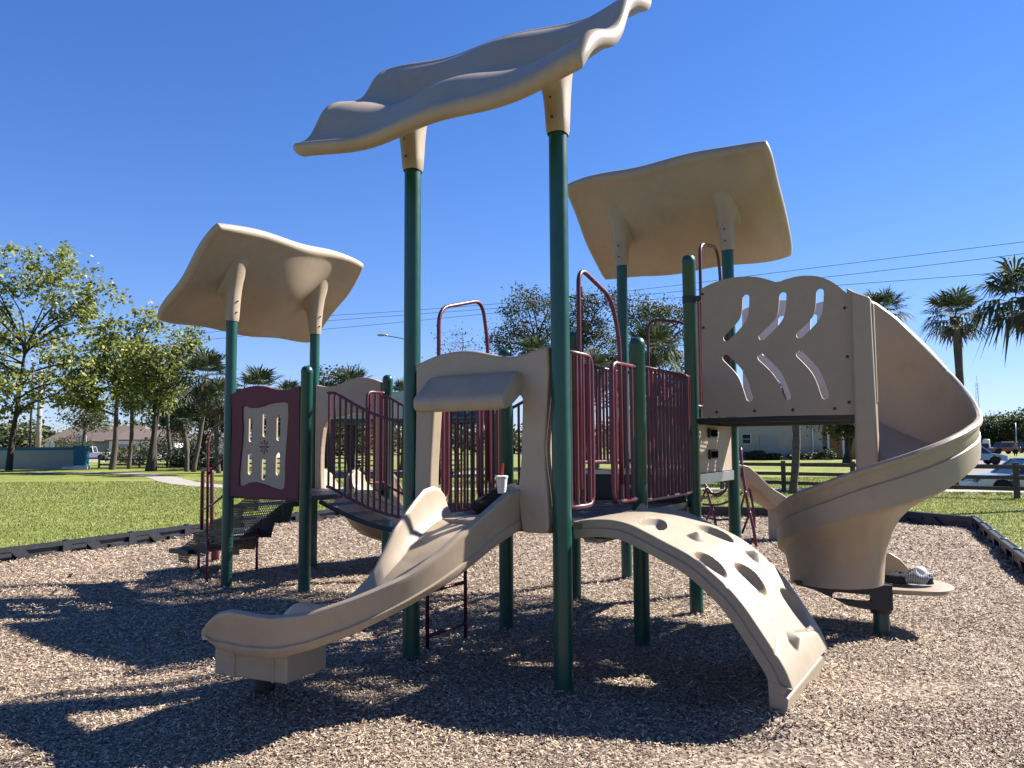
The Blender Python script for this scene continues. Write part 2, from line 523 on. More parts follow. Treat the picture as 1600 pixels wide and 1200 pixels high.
def gz_f(x, y):
    """terrain height: flat lawn, the parking area beyond the right fence lies a little lower"""
    if -9 < x < 8 and y < 17.6 and in_bed(x, y): return -.30
    return -.06 - .36 * _ss((x - 13) / 4) * _ss((y - 25.5) / 3) * (1 - _ss((y - 44) / 12))
def terrain(name, xs, ys, dz, m, inside=None):
    vs = [(x, y, gz_f(x, y) + dz) for y in ys for x in xs]; n = len(xs)
    fs = [(j * n + i, j * n + i + 1, (j + 1) * n + i + 1, (j + 1) * n + i) for j in range(len(ys) - 1) for i in range(n - 1)
          if inside is None or inside((xs[i] + xs[i + 1]) / 2, (ys[j] + ys[j + 1]) / 2)]
    me = bpy.data.meshes.new(name); me.from_pydata(vs, [], fs)
    bm = bmesh.new(); bm.from_mesh(me); bmesh.ops.delete(bm, geom=[v for v in bm.verts if not v.link_faces], context='VERTS'); bm.to_mesh(me); bm.free()
    return tag(link(name, me, m, None, True), kind='structure')
terrain('ground', [-1200, -600, -300, -150, -60, -20] + list(range(-14, 46)) + [60, 90, 150, 300, 600, 1200], [-300, -60, -20] + list(range(-6, 62)) + [70, 90, 130, 200, 400, 800, 1800], 0, M['grass'])
# mulch: gently uneven grid clipped to the border polygon
def inpoly(x, y, poly):
    c = np.zeros(np.shape(x), bool); n = len(poly)
    for i in range(n):
        x0, y0 = poly[i]; x1, y1 = poly[(i + 1) % n]
        k = ((y0 > y) != (y1 > y)) & (x < (x1 - x0) * (y - y0) / ((y1 - y0) if y1 != y0 else 1e-9) + x0)
        c ^= k
    return c
PILES = [(*Lp(i, j)[:2], .035, .17) for i, j in ((-1, 1), (-1, 0), (0, -3), (1, -3), (0, -2), (1, -2), (0, 0), (0, 1), (1, 1), (1, 0), (2, 0), (2, 1))] + [(1.5, 4.72, .11, .27), (1.79, 5.2, .09, .27), (2.08, 5.7, .07, .27), (-2.35, 5.05, -.04, .5), (3.05, 6.79, .03, .2), (-1.6, 5.28, .03, .2), (4.0, 7.0, -.03, .4), (1.9, 5.9, .03, .3), (.3, 4.5, .02, .5), (3.2, 5.2, .02, .6)]
def mh(x, y):
    """height of the wood chips"""
    h = .018 * np.sin(x * 1.7 + y * .6) + .014 * np.sin(y * 2.3 - x * .9) + .008 * np.sin(x * 4.1 + 1.3 * y) + .006 * np.sin(5.3 * y + .7)
    t = np.clip((5.1 - y) / 1.1, 0, 1); h = h - .05 * t * t * (3 - 2 * t)
    for (px0, py0, a_, r_) in PILES: h = h + a_ * np.exp(-((x - px0) ** 2 + (y - py0) ** 2) / (r_ * r_))
    return h
sheet('mulch_bed', BORD, -.13, M['mulch'])
gx, gy = np.meshgrid(np.arange(-8, 9.6, .12), np.arange(2.6, 20.4, .12))
okv = inpoly(gx, gy, BORD)
gz = mh(gx, gy)
ny, nx = gx.shape
idx = np.arange(nx * ny).reshape(ny, nx)
quad = np.stack([idx[:-1, :-1], idx[:-1, 1:], idx[1:, 1:], idx[1:, :-1]], -1).reshape(-1, 4)
okq = okv.reshape(-1)[quad].all(1)
me = bpy.data.meshes.new('mulch')
me.from_pydata(np.stack([gx, gy, gz], -1).reshape(-1, 3).tolist(), [], quad[okq].tolist())
bm = bmesh.new(); bm.from_mesh(me); bmesh.ops.delete(bm, geom=[v for v in bm.verts if not v.link_faces], context='VERTS'); bm.to_mesh(me); bm.free()
tag(link('mulch', me, M['mulch'], None, True), kind='structure')

def scatter_mesh(name, P, L_, W_, tilt, m, label, lift=.0, fold=False, blade=False):
    """many small quads (chips) or triangles (blades) in one mesh"""
    n = len(P)
    a = rng.uniform(0, 2 * np.pi, n)
    if blade:
        lean = rng.uniform(-.6, .6, (n, 2)) * L_[:, None]
        d = np.stack([np.cos(a), np.sin(a), np.zeros(n)], 1) * (W_ / 2)[:, None]
        top = P + np.concatenate([lean, L_[:, None]], 1)
        v = np.stack([P - d, P + d, top], 1).reshape(-1, 3)
        k = 3
    else:
        t1 = rng.normal(0, tilt, n); t2 = rng.normal(0, tilt * 1.6, n)
        ux = np.stack([np.cos(a) * np.cos(t1), np.sin(a) * np.cos(t1), np.sin(t1)], 1)
        sd_ = np.stack([-np.sin(a), np.cos(a), np.zeros(n)], 1)
        up = np.cross(ux, sd_)
        vx = sd_ * np.cos(t2)[:, None] + up * np.sin(t2)[:, None]
        hl, hw = (L_ / 2)[:, None], (W_ / 2)[:, None]
        c = P + np.array([0, 0, 1]) * (lift + np.abs(np.sin(t1)) * L_ / 2)[:, None]
        tp = rng.uniform(.35, 1, n)[:, None]
        v = np.stack([c - ux * hl - vx * hw, c + ux * hl - vx * hw * tp, c + ux * hl + vx * hw * tp, c - ux * hl + vx * hw], 1).reshape(-1, 3)
        k = 4
    me = bpy.data.meshes.new(name)
    me.vertices.add(n * k); me.vertices.foreach_set("co", v.astype(np.float32).ravel())
    me.loops.add(n * k); me.loops.foreach_set("vertex_index", np.arange(n * k, dtype=np.int32))
    me.polygons.add(n); me.polygons.foreach_set("loop_start", np.arange(0, n * k, k, dtype=np.int32))
    me.update(); me.validate()
    o = link(name, me, m)
    tag(o, label, None, None, 'stuff')
    return o

def wedge_points(n, y0, y1, margin=1.07, xlim=None, power=1.0):
    u_ = rng.uniform(0, 1, n)
    y = np.sqrt(y0 ** 2 + u_ * (y1 ** 2 - y0 ** 2)) if power == 1 else y0 + (y1 - y0) * u_
    hw = .64 * margin * y + .15
    x = rng.uniform(-1, 1, n) * hw
    return x, y
nch = 430000
y = np.exp(rng.uniform(math.log(3.25), math.log(20.0), nch)); x = rng.uniform(-1, 1, nch) * (.64 * 1.07 * y + .15); far = (y - 3.5) * .105
k = inpoly(x, y, BORD); x, y, far = x[k], y[k], far[k]
bare = np.exp(-(((x - 1.35) / .75) ** 2 + ((y - 4.25) / .33) ** 2) ** 2) + .8 * np.exp(-(((x - 2.6) / .5) ** 2 + ((y - 5.3) / .3) ** 2) ** 2)
k = rng.uniform(0, 1, len(x)) > bare * .85; x, y, far = x[k], y[k], far[k]
n = len(x)
L_ = rng.uniform(.008, .026, n) * (1 + far) * np.where(rng.uniform(0, 1, n) < .06, 1.9, 1); W_ = rng.uniform(.0035, .008, n) * (1 + 1.15 * far)
scatter_mesh('wood_chips', np.stack([x, y, mh(x, y) + rng.uniform(.0, .016, n)], 1), L_, W_, .26, M['chips'],
             'loose tan and brown wood chips covering the whole play area', .003)
xg, yg = wedge_points(260000, 9.2, 40, power=0)
k = ~inpoly(xg, yg, [(a * 1.0, b) for a, b in BORD])
xg, yg = xg[k], yg[k]
PATH_C = [(-34, 56.5), (-26, 53), (-20.5, 46.5), (-15.5, 38), (-11, 33.5), (-3, 31.2), (5, 30.2), (12, 29.0), (19, 27.0), (30, 24.5)]
pc = np.array(spline(PATH_C, 10))
def near_path(x, y, d):
    r_ = np.full(len(x), 1e9)
    for p in pc: r_ = np.minimum(r_, (x - p[0]) ** 2 + (y - p[1]) ** 2)
    return r_ < d * d
k = ~near_path(xg, yg, .75)
xg, yg = xg[k], yg[k]; n = len(xg)
sc_ = .6 + yg / 22
scatter_mesh('grass_tufts', np.stack([xg, yg, np.full(n, -.06)], 1), rng.uniform(.012, .04, n) * sc_ ** .5, rng.uniform(.008, .022, n) * sc_,
             0, M['blades'], 'short mown grass around the play area', blade=True)
# concrete walk
def ribbon(pts, wd):
    pts = [np.array(p) for p in pts]; l, r = [], []
    for i, p in enumerate(pts):
        d = pts[min(i + 1, len(pts) - 1)] - pts[max(i - 1, 0)]; d = d / np.linalg.norm(d); nn = np.array([-d[1], d[0]])
        l.append(p + nn * wd / 2); r.append(p - nn * wd / 2)
    return l, r
def strip(name, pts, wd, z, m):
    l, r = ribbon(pts, wd); n = len(l)
    me = bpy.data.meshes.new(name)
    me.from_pydata([(p[0], p[1], z) for p in l] + [(p[0], p[1], z) for p in r], [], [(i, n + i, n + i + 1, i + 1) for i in range(n - 1)])
    o = link(name, me, m); return tag(o, kind='structure')
strip('footpath', pc, 1.5, -.05, M['concrete'])
strip('road', [(-220, 103), (-90, 99), (-20, 102), (60, 112), (220, 122)], 9, -.052, M['lot'])
terrain('parking_area', [14.5 + .75 * k for k in range(80)], [28.5 + .75 * k for k in range(72)], .006, M['lot'],
        lambda x, y: x > max(15.2, .475 * y) and not (15 < x < 22 and 50 < y < 56))
sheet('driveway', [(-62, 97.2), (-40, 97.2), (-42, 128), (-64, 128)], -.044, M['concrete'])

# black plastic border timbers
def timber_mesh():
    mb = MB()
    l, h, t = 1.22, .27, .10
    # body with recessed pockets (front face towards -Y)
    mb.box((0, t * .72, h / 2), (l, t * .5, h))            # back web
    mb.box((0, t * .35, h - .03), (l, t * .9, .06))        # top rail
    mb.box((0, t * .35, .03), (l, t * .9, .06))
    for sx in (-1, 1): mb.box((sx * (l / 2 - .04), t * .3, h / 2), (.08, t * .86, h - .002))
    mb.add([(-.10, -.01, .03), (.12, -.01, .03), (-.08, -.01, h - .05), (-.30, -.01, h - .05), (-.10, t * .6, .03), (.12, t * .6, .03), (-.08, t * .6, h - .05), (-.30, t * .6, h - .05)],
           [(0, 1, 2, 3), (0, 4, 5, 1), (3, 2, 6, 7), (1, 5, 6, 2), (0, 3, 7, 4), (4, 7, 6, 5)])
    mb.box((.36, t * .25, h * .34), (.36, t * .62, .07))
    mb.box((-.4, t * .25, h * .62), (.26, t * .62, .06))
    mb.lathe((-.0 + l / 2, t * .4, 0), [(.05, 0), (.05, h + .012), (.035, h + .02)], 12)
    return mb
tm = timber_mesh().mesh('border_timber'); tm.materials.append(M['border'])
bp_ = [Vector((p[0], p[1], 0)) for p in BORD]
nt_ = 0
ORD = ['first', 'second', 'third', 'fourth', 'fifth', 'sixth', 'seventh', 'eighth', 'ninth', 'tenth', 'eleventh', 'twelfth', 'thirteenth', 'fourteenth', 'fifteenth', 'sixteenth']
cnt_ = {}
side_words = {0: 'left edge', 1: 'left edge', 2: 'left edge', 3: 'left edge', 4: 'far edge', 5: 'far edge', 6: 'far edge', 7: 'right corner', 8: 'right edge', 9: 'right edge', 10: 'right edge'}
for i in range(0, 10):
    a, b = bp_[i], bp_[i + 1]; d = b - a; n = max(1, round(d.length / 1.24))
    for k in range(n):
        c = a + d * ((k + .5) / n)
        if abs(c.x) > .66 * c.y + 1.2 or c.y < 3: continue
        o = bpy.data.objects.new('border_timber', tm); col.objects.link(o)
        o.location = (c.x, c.y, -.07)
        ang = math.atan2(d.y, d.x)
        o.rotation_euler = (0, R(random.uniform(-.6, .6)), ang + (math.pi if i < 10 else 0) + R(random.uniform(-.8, .8)) + math.pi)
        # pockets face the chips
        nrm = Vector((math.sin(o.rotation_euler.z), -math.cos(o.rotation_euler.z), 0))
        if (Vector((0, 9, 0)) - c).dot(nrm) < 0: o.rotation_euler.z += math.pi
        o.scale.x = d.length / n / 1.22
        sw = side_words[i]; cnt_[sw] = cnt_.get(sw, 0) + 1
        tag(o, '%s black border timber on the chips\' %s, counted from the %s' % (ORD[cnt_[sw] - 1], sw, {'left edge': 'camera end', 'far edge': 'left end', 'right corner': 'left end', 'right edge': 'far corner'}[sw]), 'border timber', 'black border timbers around the wood chips')
        nt_ += 1
# ------------------------------------------------------------------ play structure
S = empty('play_structure', Lp(0, 0), 'large playground structure with green posts, tan wavy roofs, slides and maroon railings on wood chips', 'playground')

def post(i, j, ztop, dome=True):
    mb = MB(); c = Lp(i, j)
    if dome:
        mb.lathe(c, [(.0635, -.15), (.0635, ztop - .085), (.0655, ztop - .08), (.0655, ztop - .06), (.062, ztop - .04), (.05, ztop - .017), (.028, ztop - .003), (0, ztop)], 28)
    else:
        mb.lathe(c, [(.0635, -.15), (.0635, ztop)], 28)
    return mb.build('post', M['green'], S, auto=True)
for (i, j, z, d) in [(-1, 1, 3.85, 0), (-1, 0, 3.85, 0), (0, -3, 3.2, 0), (1, -3, 3.2, 0), (2, 0, 3.86, 0), (2, 1, 3.86, 0),
                     (0, -2, 2.476, 1), (1, -2, 2.476, 1), (0, 0, 2.476, 1), (0, 1, 2.476, 1), (1, 1, 3.43, 1), (1, 0, 2.79, 1)]:
    post(i, j, z, d)

# --- wavy roofs
TH = .723
def roof(name_pts, l, d, ztop, ph, sgn=1, bowk=-.17, tw=.016, per=.62):
    a, b1, b2, dz = 1.241, .997, .534, .64
    M0 = name_pts
    l, d = Vector(l), Vector(d)
    wv = d * math.cos(TH) + Zv * math.sin(TH)
    N = l.cross(wv); 
    if N.z < 0: N = -N
    def h(s, t):      # s,t in [-1,1]
        t01 = (t + 1) / 2
        env = 1
        bow = bowk * (1 - abs(s) ** 2.4) * (1 - abs(t) ** 2.2)
        return bow + env * ((.050 if bowk < -.1 else .042) * math.cos(2 * math.pi * (s - ph)) * (.75 + .25 * math.cos(math.pi * t)) + tw * math.cos(2 * math.pi * (t01 - .27) / per + 1.5 * s * sgn))
    T = .042
    ns, ntt = 72, 56
    def pos(s, t, off):
        ss = s * (1 - .035 * abs(t) ** 7); tt = t * (1 - .05 * abs(s) ** 9)
        tm_ = -b1 + (b2 + b1) * (tt + 1) / 2
        return M0 + Zv * (ztop + dz) + l * (a * ss) + wv * tm_ + N * (h(s, t) + off)
    def par(n):      # denser near the edge
        out = []
        for k in range(n + 1):
            x = -1 + 2 * k / n
            out.append(math.copysign(1 - (1 - abs(x)) ** 1.45, x) if abs(x) > 1e-9 else 0)
        return out
    ps, pt = par(ns), par(ntt)
    def prof(s, t):
        e = min((1 - abs(s)) * a, (1 - abs(t)) * (b1 + b2) / 2)
        r = .05
        lip = .014 * math.exp(-((e - .05) / .04) ** 2)
        return (T * math.sqrt(max(0, 1 - (1 - min(1, e / r)) ** 2))) + (lip if e > 0.004 else 0)
    vs = []; fs = []
    m_ = ntt + 1
    for s in ps:
        for t in pt: vs.append(pos(s, t, prof(s, t)))
    for s in ps:
        for t in pt: vs.append(pos(s, t, -prof(s, t)))
    off = (ns + 1) * m_
    for i in range(ns):
        for j in range(ntt):
            q = (i * m_ + j, i * m_ + j + 1, (i + 1) * m_ + j + 1, (i + 1) * m_ + j)
            fs.append(q); fs.append(tuple(x + off for x in q[::-1]))
    mb = MB(); mb.add(vs, fs)
    ro = mb.build('roof', M['tan'], S, smooth=True)
    # collars that sleeve over the post tops
    for sg in (-1, 1):
        c = M0 + l * (sg * (UL / 2 if abs(l.dot(un)) > .9 else VL / 2))
        rings = []
        for q, (rl, rd, ff) in enumerate([(.070, .070, -.07), (.078, .078, -.012), (.082, .084, .12), (.086, .094, .32), (.092, .112, .52), (.102, .138, .68), (.122, .175, .82), (.155, .225, .93), (.21, .29, 1.02)]):
            ring = []
            for k in range(28):
                an = 2 * math.pi * k / 28
                ex = lambda v: math.copysign(abs(v) ** .8, v)
                x_, y_ = ex(math.cos(an)) * rl, ex(math.sin(an)) * rd
                p = c + l * x_ + d * y_
                smid = ((p - M0).dot(l)) / a
                tt = (y_) / math.cos(TH)
                tn = (tt + b1) / (b1 + b2) * 2 - 1
                zr = ztop + dz + math.tan(TH) * y_ + h(smid, tn) / math.cos(TH) - .004
                p.z = ztop + ff * (zr - ztop)
                ring.append(p)
            rings.append(ring)
        cb = MB(); cb.loft(rings, cap=False)
        co = cb.build('collar', M['tan'], ro, smooth=True)
        for side in (-1, 1):
            for zz in (.06, .19):
                bb = MB(); bb.lathe(c - un * 0 + Vector((0, -1, 0)) * 0 + l * (side * .0) + d * (-side * (.086 if zz < .1 else .102)) + Zv * (ztop + zz), [(.009, -.008), (.009, .006), (.005, .010), (0, .010)], 8, X=l, Y=Zv, Z=d * -side)
                bb.build('bolt', M['bolt'], co)
    return ro
roof(Lp(-1, .5), vn, un, 3.749, .05, 1, -.05, .046, .54)
roof(Lp(.5, -3), un, vn, 3.121, .55, -1)
roof(Lp(2, .5), vn, -un, 3.784, .30, -1)

# --- decks
def perf_mat(name, ax, ay, pitch=.034, r=.0115, base=(.014, .014, .017)):
    m = bpy.data.materials.new(name); m.use_nodes = True
    t = m.node_tree; L = t.links.new
    b = t.nodes["Principled BSDF"]; b.inputs["Base Color"].default_value = (*base, 1); b.inputs["Roughness"].default_value = .45
    tc = t.nodes.new("ShaderNodeTexCoord")
    def axis(v):
        n = t.nodes.new("ShaderNodeVectorMath"); n.operation = 'DOT_PRODUCT'; n.inputs[1].default_value = v
        L(tc.outputs["Object"], n.inputs[0]); return n.outputs["Value"]
    def math_(op, a, bb=None):
        n = t.nodes.new("ShaderNodeMath"); n.operation = op
        for k, q in enumerate((a, bb)):
            if q is None: continue
            if isinstance(q, (int, float)): n.inputs[k].default_value = q
            else: L(q, n.inputs[k])
        return n.outputs[0]
    X = math_('DIVIDE', axis(ax), pitch); Y = math_('DIVIDE', axis(ay), pitch * .866)
    fy = math_('FLOOR', Y); par_ = math_('MODULO', fy, 2.0); par_ = math_('ABSOLUTE', par_)
    xs = math_('ADD', X, math_('MULTIPLY', par_, .5))
    dx = math_('SUBTRACT', math_('FRACT', xs), .5); dy = math_('MULTIPLY', math_('SUBTRACT', math_('FRACT', Y), .5), .866)
    d2 = math_('SQRT', math_('ADD', math_('MULTIPLY', dx, dx), math_('MULTIPLY', dy, dy)))
    inside = math_('LESS_THAN', d2, r / pitch)
    tr = t.nodes.new("ShaderNodeBsdfTransparent"); mx = t.nodes.new("ShaderNodeMixShader")
    L(inside, mx.inputs[0]); L(b.outputs[0], mx.inputs[1]); L(tr.outputs[0], mx.inputs[2])
    L(mx.outputs[0], t.nodes["Material Output"].inputs[0])
    return m
M['perf_h'] = perf_mat("perforated_deck", tuple(un), tuple(vn))
M['perf_v'] = perf_mat("perforated_riser", tuple(vn), (0, 0, 1))
M['perf_u'] = perf_mat("perforated_side", tuple(un), (0, 0, 1))

def deck(i0, i1, j0, j1, z, inset=.0):
    mb = MB()
    a, b, c, d = Lp(i0, j0, z), Lp(i1, j0, z), Lp(i1, j1, z), Lp(i0, j1, z)
    mb.add([a, b, c, d], [(0, 3, 2, 1)])
    o = mb.build('deck', M['perf_h'], S)
    fb = MB()
    for p, q in ((a, b), (b, c), (c, d), (d, a)):
        dd = (q - p).normalized() * .0
        fb.bar(p + dd - Zv * .028, q - dd - Zv * .028, .03, .052)
    mid1, mid2 = (a + b) / 2, (c + d) / 2
    fb.bar(mid1 - Zv * .034, mid2 - Zv * .034, .04, .05)
    fb.bar((a * .75 + b * .25) - Zv * .034, (d * .75 + c * .25) - Zv * .034, .025, .045)
    fb.bar((a * .25 + b * .75) - Zv * .034, (d * .25 + c * .75) - Zv * .034, .025, .045)
    fb.build('deck_frame', M['black'], o)
    return o
deck(-.97, -.02, .03, .97, DK)
deck(.02, .98, .03, .97, DK)
deck(.03, .97, -2.97, -2.03, DK)
deck(1.03, 1.97, .03, .97, 1.33)
deck(1.05, 1.95, 1.03, 2.12, 1.845)
# step riser between second and third deck
rb = MB()
for (i, z0, z1) in ((1.0, DK - .05, 1.30),):
    a, b = Lp(i, .06), Lp(i, .94)
    rb.box((a + b) / 2 + Zv * ((z0 + z1) / 2), ((b - a).length, .02, z1 - z0), vn, un, Zv)
ro_ = rb.build('step_riser', M['black'], S)
mb = MB(); c = Lp(.985, .5, 1.19); mb.lathe(c, [(.022, 0), (.022, .006), (.012, .012), (0, .012)], 12, X=vn, Y=Zv, Z=-un); mb.build('bolt', M['steel'], ro_)
# steel edge of the third deck
mb = MB(); a, b = Lp(1, .08, 1.325), Lp(1, .92, 1.325); mb.bar(a - un * .03, b - un * .03, .05, .03); mb.build('deck_edge', M['steel'], S)
mb = MB(); a, b = Lp(1.08, 1.0, 1.27), Lp(1.94, 1.0, 1.27); mb.bar(a + vn * .02, b + vn * .02, .02, .10); mb.build('deck_edge', M['steel'], S, bevel=.003)
# long beam below the crawl platform, near and far
for i in (1.0, 2.0):
    mb = MB(); a, b = Lp(i, 1.05, 1.825), Lp(i, 2.16, 1.825); mb.bar(a, b, .05, .05); mb.build('platform_beam', M['black'], S, bevel=.004)
mb = MB(); a, b = Lp(1.0, 2.14, 1.815), Lp(2.0, 2.14, 1.815); mb.bar(a, b, .04, .06); mb.build('platform_beam', M['black'], S, bevel=.004)

# --- railings
def clamp(mb, p, dirn):
    mb.lathe(p, [(.020, -.02), (.020, .03), (.012, .034), (0, .034)], 10, X=Zv.cross(dirn).normalized(), Y=Zv, Z=dirn)
def barrier(A, B, z0, z1, nb, rA=False, rB=False, rt=.0175, rbar=.0150, name='railing', clamps=True):
    """tube frame with upright bars; rA/rB: rounded free end"""
    A, B = Vector(A), Vector(B); d = (B - A).normalized(); Lh = (B - A).length
    mb = MB()
    r = .09
    if rA and rB: pts = None
    a0, a1, b0, b1 = A + Zv * z0, A + Zv * z1, B + Zv * z0, B + Zv * z1
    if rB: pts = fillet([a1, b1, b0, a0], r)
    elif rA: pts = fillet([b1, a1, a0, b0], r)
    else: pts = fillet([a1, b1, b0, a0, a1 - Zv * .001], .07)
    mb.tube(pts, rt, 10)
    for k in range(nb):
        t = (k + .5) / nb
        p = A + (B - A) * t
        e = min(t, 1 - t) * Lh
        cut = .0
        if (rA and t * Lh < r) : cut = r - math.sqrt(max(0, r * r - (r - t * Lh) ** 2))
        if (rB and (1 - t) * Lh < r): cut = r - math.sqrt(max(0, r * r - (r - (1 - t) * Lh) ** 2))
        mb.tube([p + Zv * (z0 + cut), p + Zv * (z1 - cut)], rbar, 8, cap=False)
    o = mb.build(name, M['maroon'], S, smooth=True)
    if clamps:
        for (P_, sg) in ((A, -1), (B, 1)):
            if (sg < 0 and rA) or (sg > 0 and rB): continue
            for z in (z0, z1): cb = MB(); clamp(cb, P_ + Zv * z, d * sg); cb.build('clamp', M['green'], o, smooth=False)
    return o
pr = .07
def onU(i0, j, k): return Lp(i0 + k, j)
def onV(i, j0, k): return Lp(i, j0 + k)
# front deck, right side (either side of the climber)
barrier(onU(-1, 1, .06), onU(-1, 1, .355), 1.18, 2.235, 4, rB=True)
barrier(onU(-1, 1, .94), onU(-1, 1, .62), 1.17, 2.225, 4, rB=True)
# front deck, left side (either side of the ladder)
barrier(onU(-1, 0, .06), onU(-1, 0, .34), 1.17, 2.23, 3, rB=True)
barrier(onU(-1, 0, .94), onU(-1, 0, .67), 1.17, 2.23, 3, rB=True)
# second deck right side
barrier(onU(0, 1, .06), onU(0, 1, .94), 1.15, 2.24, 13)
# third deck: left, far
barrier(onU(1, 0, .06), onU(1, 0, .94), 1.42, 2.46, 13)
barrier(onV(2, 0, .06), onV(2, 0, .30), 1.42, 2.46, 3, rB=True)
barrier(onV(2, 0, .94), onV(2, 0, .66), 1.42, 2.46, 3, rB=True)
# above the crawl platform entry
barrier(onU(1, 1, .06), onU(1, 1, .27), 1.97, 3.02, 4, rB=True)
barrier(onU(1, 1, .94), onU(1, 1, .76), 1.97, 3.02, 3, rB=True)
# left tower: end towards the bridge posts
barrier(onU(0, -2, .94), onU(0, -2, .72), 1.17, 2.25, 3, rB=True)
barrier(onU(0, -3, .06), onU(0, -3, .30), 1.17, 2.2, 3, rB=True)

def hoop(pts, r=.0165, name='hoop'):
    mb = MB(); mb.tube(fillet(pts, .14, 8), r, 12)
    return mb.build(name, M['maroon'], S, smooth=True)
def hU(i0, j, kz): return [onU(i0, j, k) + Zv * z for k, z in kz]
hoop(hU(-1, 1, [(.211, 1.3), (.211, 2.24), (.215, 2.86), (.63, 2.72), (.735, 2.42), (.73, 1.3)]))
hoop(hU(-1, 0, [(.252, 1.3), (.252, 2.2), (.252, 2.70), (.72, 2.86), (.785, 2.50), (.785, 1.3)]))
hoop(hU(1, 1, [(.262, 2.1), (.262, 3.2), (.265, 3.62), (.70, 3.70), (.775, 3.45), (.775, 2.1)]))
hoop([onV(2, 0, k) + Zv * z for k, z in [(.247, 1.5), (.247, 2.5), (.25, 3.07), (.62, 2.99), (.72, 2.6), (.72, 1.5)]])

# --- arched front panel with awning
def wavy_panel(P, X, W0, W1, zb, top, hole, thick, m, bevel=.02):
    outer = [(W0, zb)] + [(W0 + .0, zb + .3), (W0 - .012, zb + .55), (W0 + .006, zb + .85)] + top + [(W1 - .006, zb + .9), (W1 + .012, zb + .6), (W1 - .006, zb + .3), (W1, zb)]
    return outer
vk = VL
top = spline([(.062 * vk, 2.205), (.13 * vk, 2.235), (.22 * vk, 2.265), (.32 * vk, 2.28), (.402 * vk, 2.281), (.48 * vk, 2.27), (.56 * vk, 2.248), (.64 * vk, 2.225), (.73 * vk, 2.213), (.80 * vk, 2.222), (.87 * vk, 2.245), (.948 * vk, 2.26)], 3)
left_in = spline([(.186 * vk, 1.0), (.172 * vk, 1.25), (.172 * vk, 1.42), (.182 * vk, 1.62), (.192 * vk, 1.80), (.20 * vk, 1.93)], 4)
arch_in = spline([(.22 * vk, 1.975), (.35 * vk, 2.0), (.5 * vk, 2.0), (.65 * vk, 2.0), (.745 * vk, 1.975)], 4)
right_in = spline([(.79 * vk, 1.92), (.785 * vk, 1.72), (.778 * vk, 1.5), (.762 * vk, 1.32), (.765 * vk, 1.18), (.785 * vk, 1.02)], 4)
outer = [(.056 * vk, 1.0)] + [(.056 * vk, 1.4), (.062 * vk, 1.8)] + top + spline([(.952 * vk, 2.1), (.935 * vk, 1.8), (.925 * vk, 1.55), (.94 * vk, 1.25), (.945 * vk, 1.05)], 4) + [(.925 * vk, 1.02)] + [(.80 * vk, 1.02)] + right_in[::-1] + arch_in[::-1] + left_in[::-1]
def dedupe(l, e=.002):
    o = [l[0]]
    for p in l[1:]:
        if math.hypot(p[0] - o[-1][0], p[1] - o[-1][1]) > e: o.append(p)
    if math.hypot(o[0][0] - o[-1][0], o[0][1] - o[-1][1]) < e: o.pop()
    return o
pan = plate('arch_panel', dedupe(outer), [], Lp(-1, 0), vn, Zv, .11, M['tan'], S, bevel=.018, seg=3)
# awning: closed loft along V
prof_a = [(.05, 2.10), (.08, 2.106), (.13, 2.082), (.19, 2.03), (.25, 1.978), (.29, 1.947), (.306, 1.92), (.306, 1.872), (.29, 1.846), (.25, 1.835), (.15, 1.88), (.05, 1.95)]
rings = []
nk = 26
for q in range(nk + 1):
    f = q / nk; k = .195 + f * (.785 - .195)
    sh = 1 + .06 * (1 - math.sin(math.pi * f))
    e = min(f, 1 - f) * nk
    rr = 1 if e >= 2 else (.93, .985)[int(e)] if e < 2 else 1
    cy, cz = .18, 1.96
    rings.append([Lp(-1, k) - un * (cy + (o_ - cy) * rr if o_ > .06 else o_) * 1.0 + Zv * (cz + (z_ - cz) * rr) for o_, z_ in prof_a])
mb = MB(); mb.loft(rings)
aw = mb.build('awning', M['tan'], pan, auto=True, bevel=.008, seg=2)

# --- maroon window panel on the left tower
P3_ = Lp(0, -3)
topm = spline([(.04 * vk, 2.215), (.14 * vk, 2.262), (.25 * vk, 2.288), (.36 * vk, 2.297), (.48 * vk, 2.285), (.6 * vk, 2.248), (.7 * vk, 2.232), (.82 * vk, 2.238), (.94 * vk, 2.262)], 3)
outer = [(.048 * vk, 1.035)] + [(.044 * vk, 1.5), (.06 * vk, 1.8)] + topm + [(.945 * vk, 1.7), (.95 * vk, 1.3), (.94 * vk, 1.03)]
ins = spline([(.20 * vk, 2.07), (.21 * vk, 1.85), (.205 * vk, 1.65), (.185 * vk, 1.45), (.178 * vk, 1.165), (.30 * vk, 1.20), (.42 * vk, 1.205), (.55 * vk, 1.175), (.66 * vk, 1.145), (.76 * vk, 1.155), (.765 * vk, 1.4), (.775 * vk, 1.6), (.79 * vk, 1.8), (.79 * vk, 2.07), (.68 * vk, 2.09), (.58 * vk, 2.085), (.48 * vk, 2.062), (.38 * vk, 2.045), (.29 * vk, 2.048)], 2, closed=True)
pm = plate('window_panel', dedupe(outer), [dedupe(ins)], P3_, vn, Zv, .06, M['maroonp'], S, bevel=.012, seg=3)
holes = [slot(.30 * vk, 1.69, .30 * vk, 1.92, .062), slot(.482 * vk, 1.745, .482 * vk, 1.965, .062), slot(.664 * vk, 1.70, .664 * vk, 1.92, .062),
         slot(.296 * vk, 1.32, .296 * vk, 1.51, .062), slot(.482 * vk, 1.265, .482 * vk, 1.46, .062), slot(.662 * vk, 1.32, .662 * vk, 1.51, .062)]
big = [(.15 * vk, 1.11), (.82 * vk, 1.11), (.83 * vk, 2.13), (.15 * vk, 2.13)]
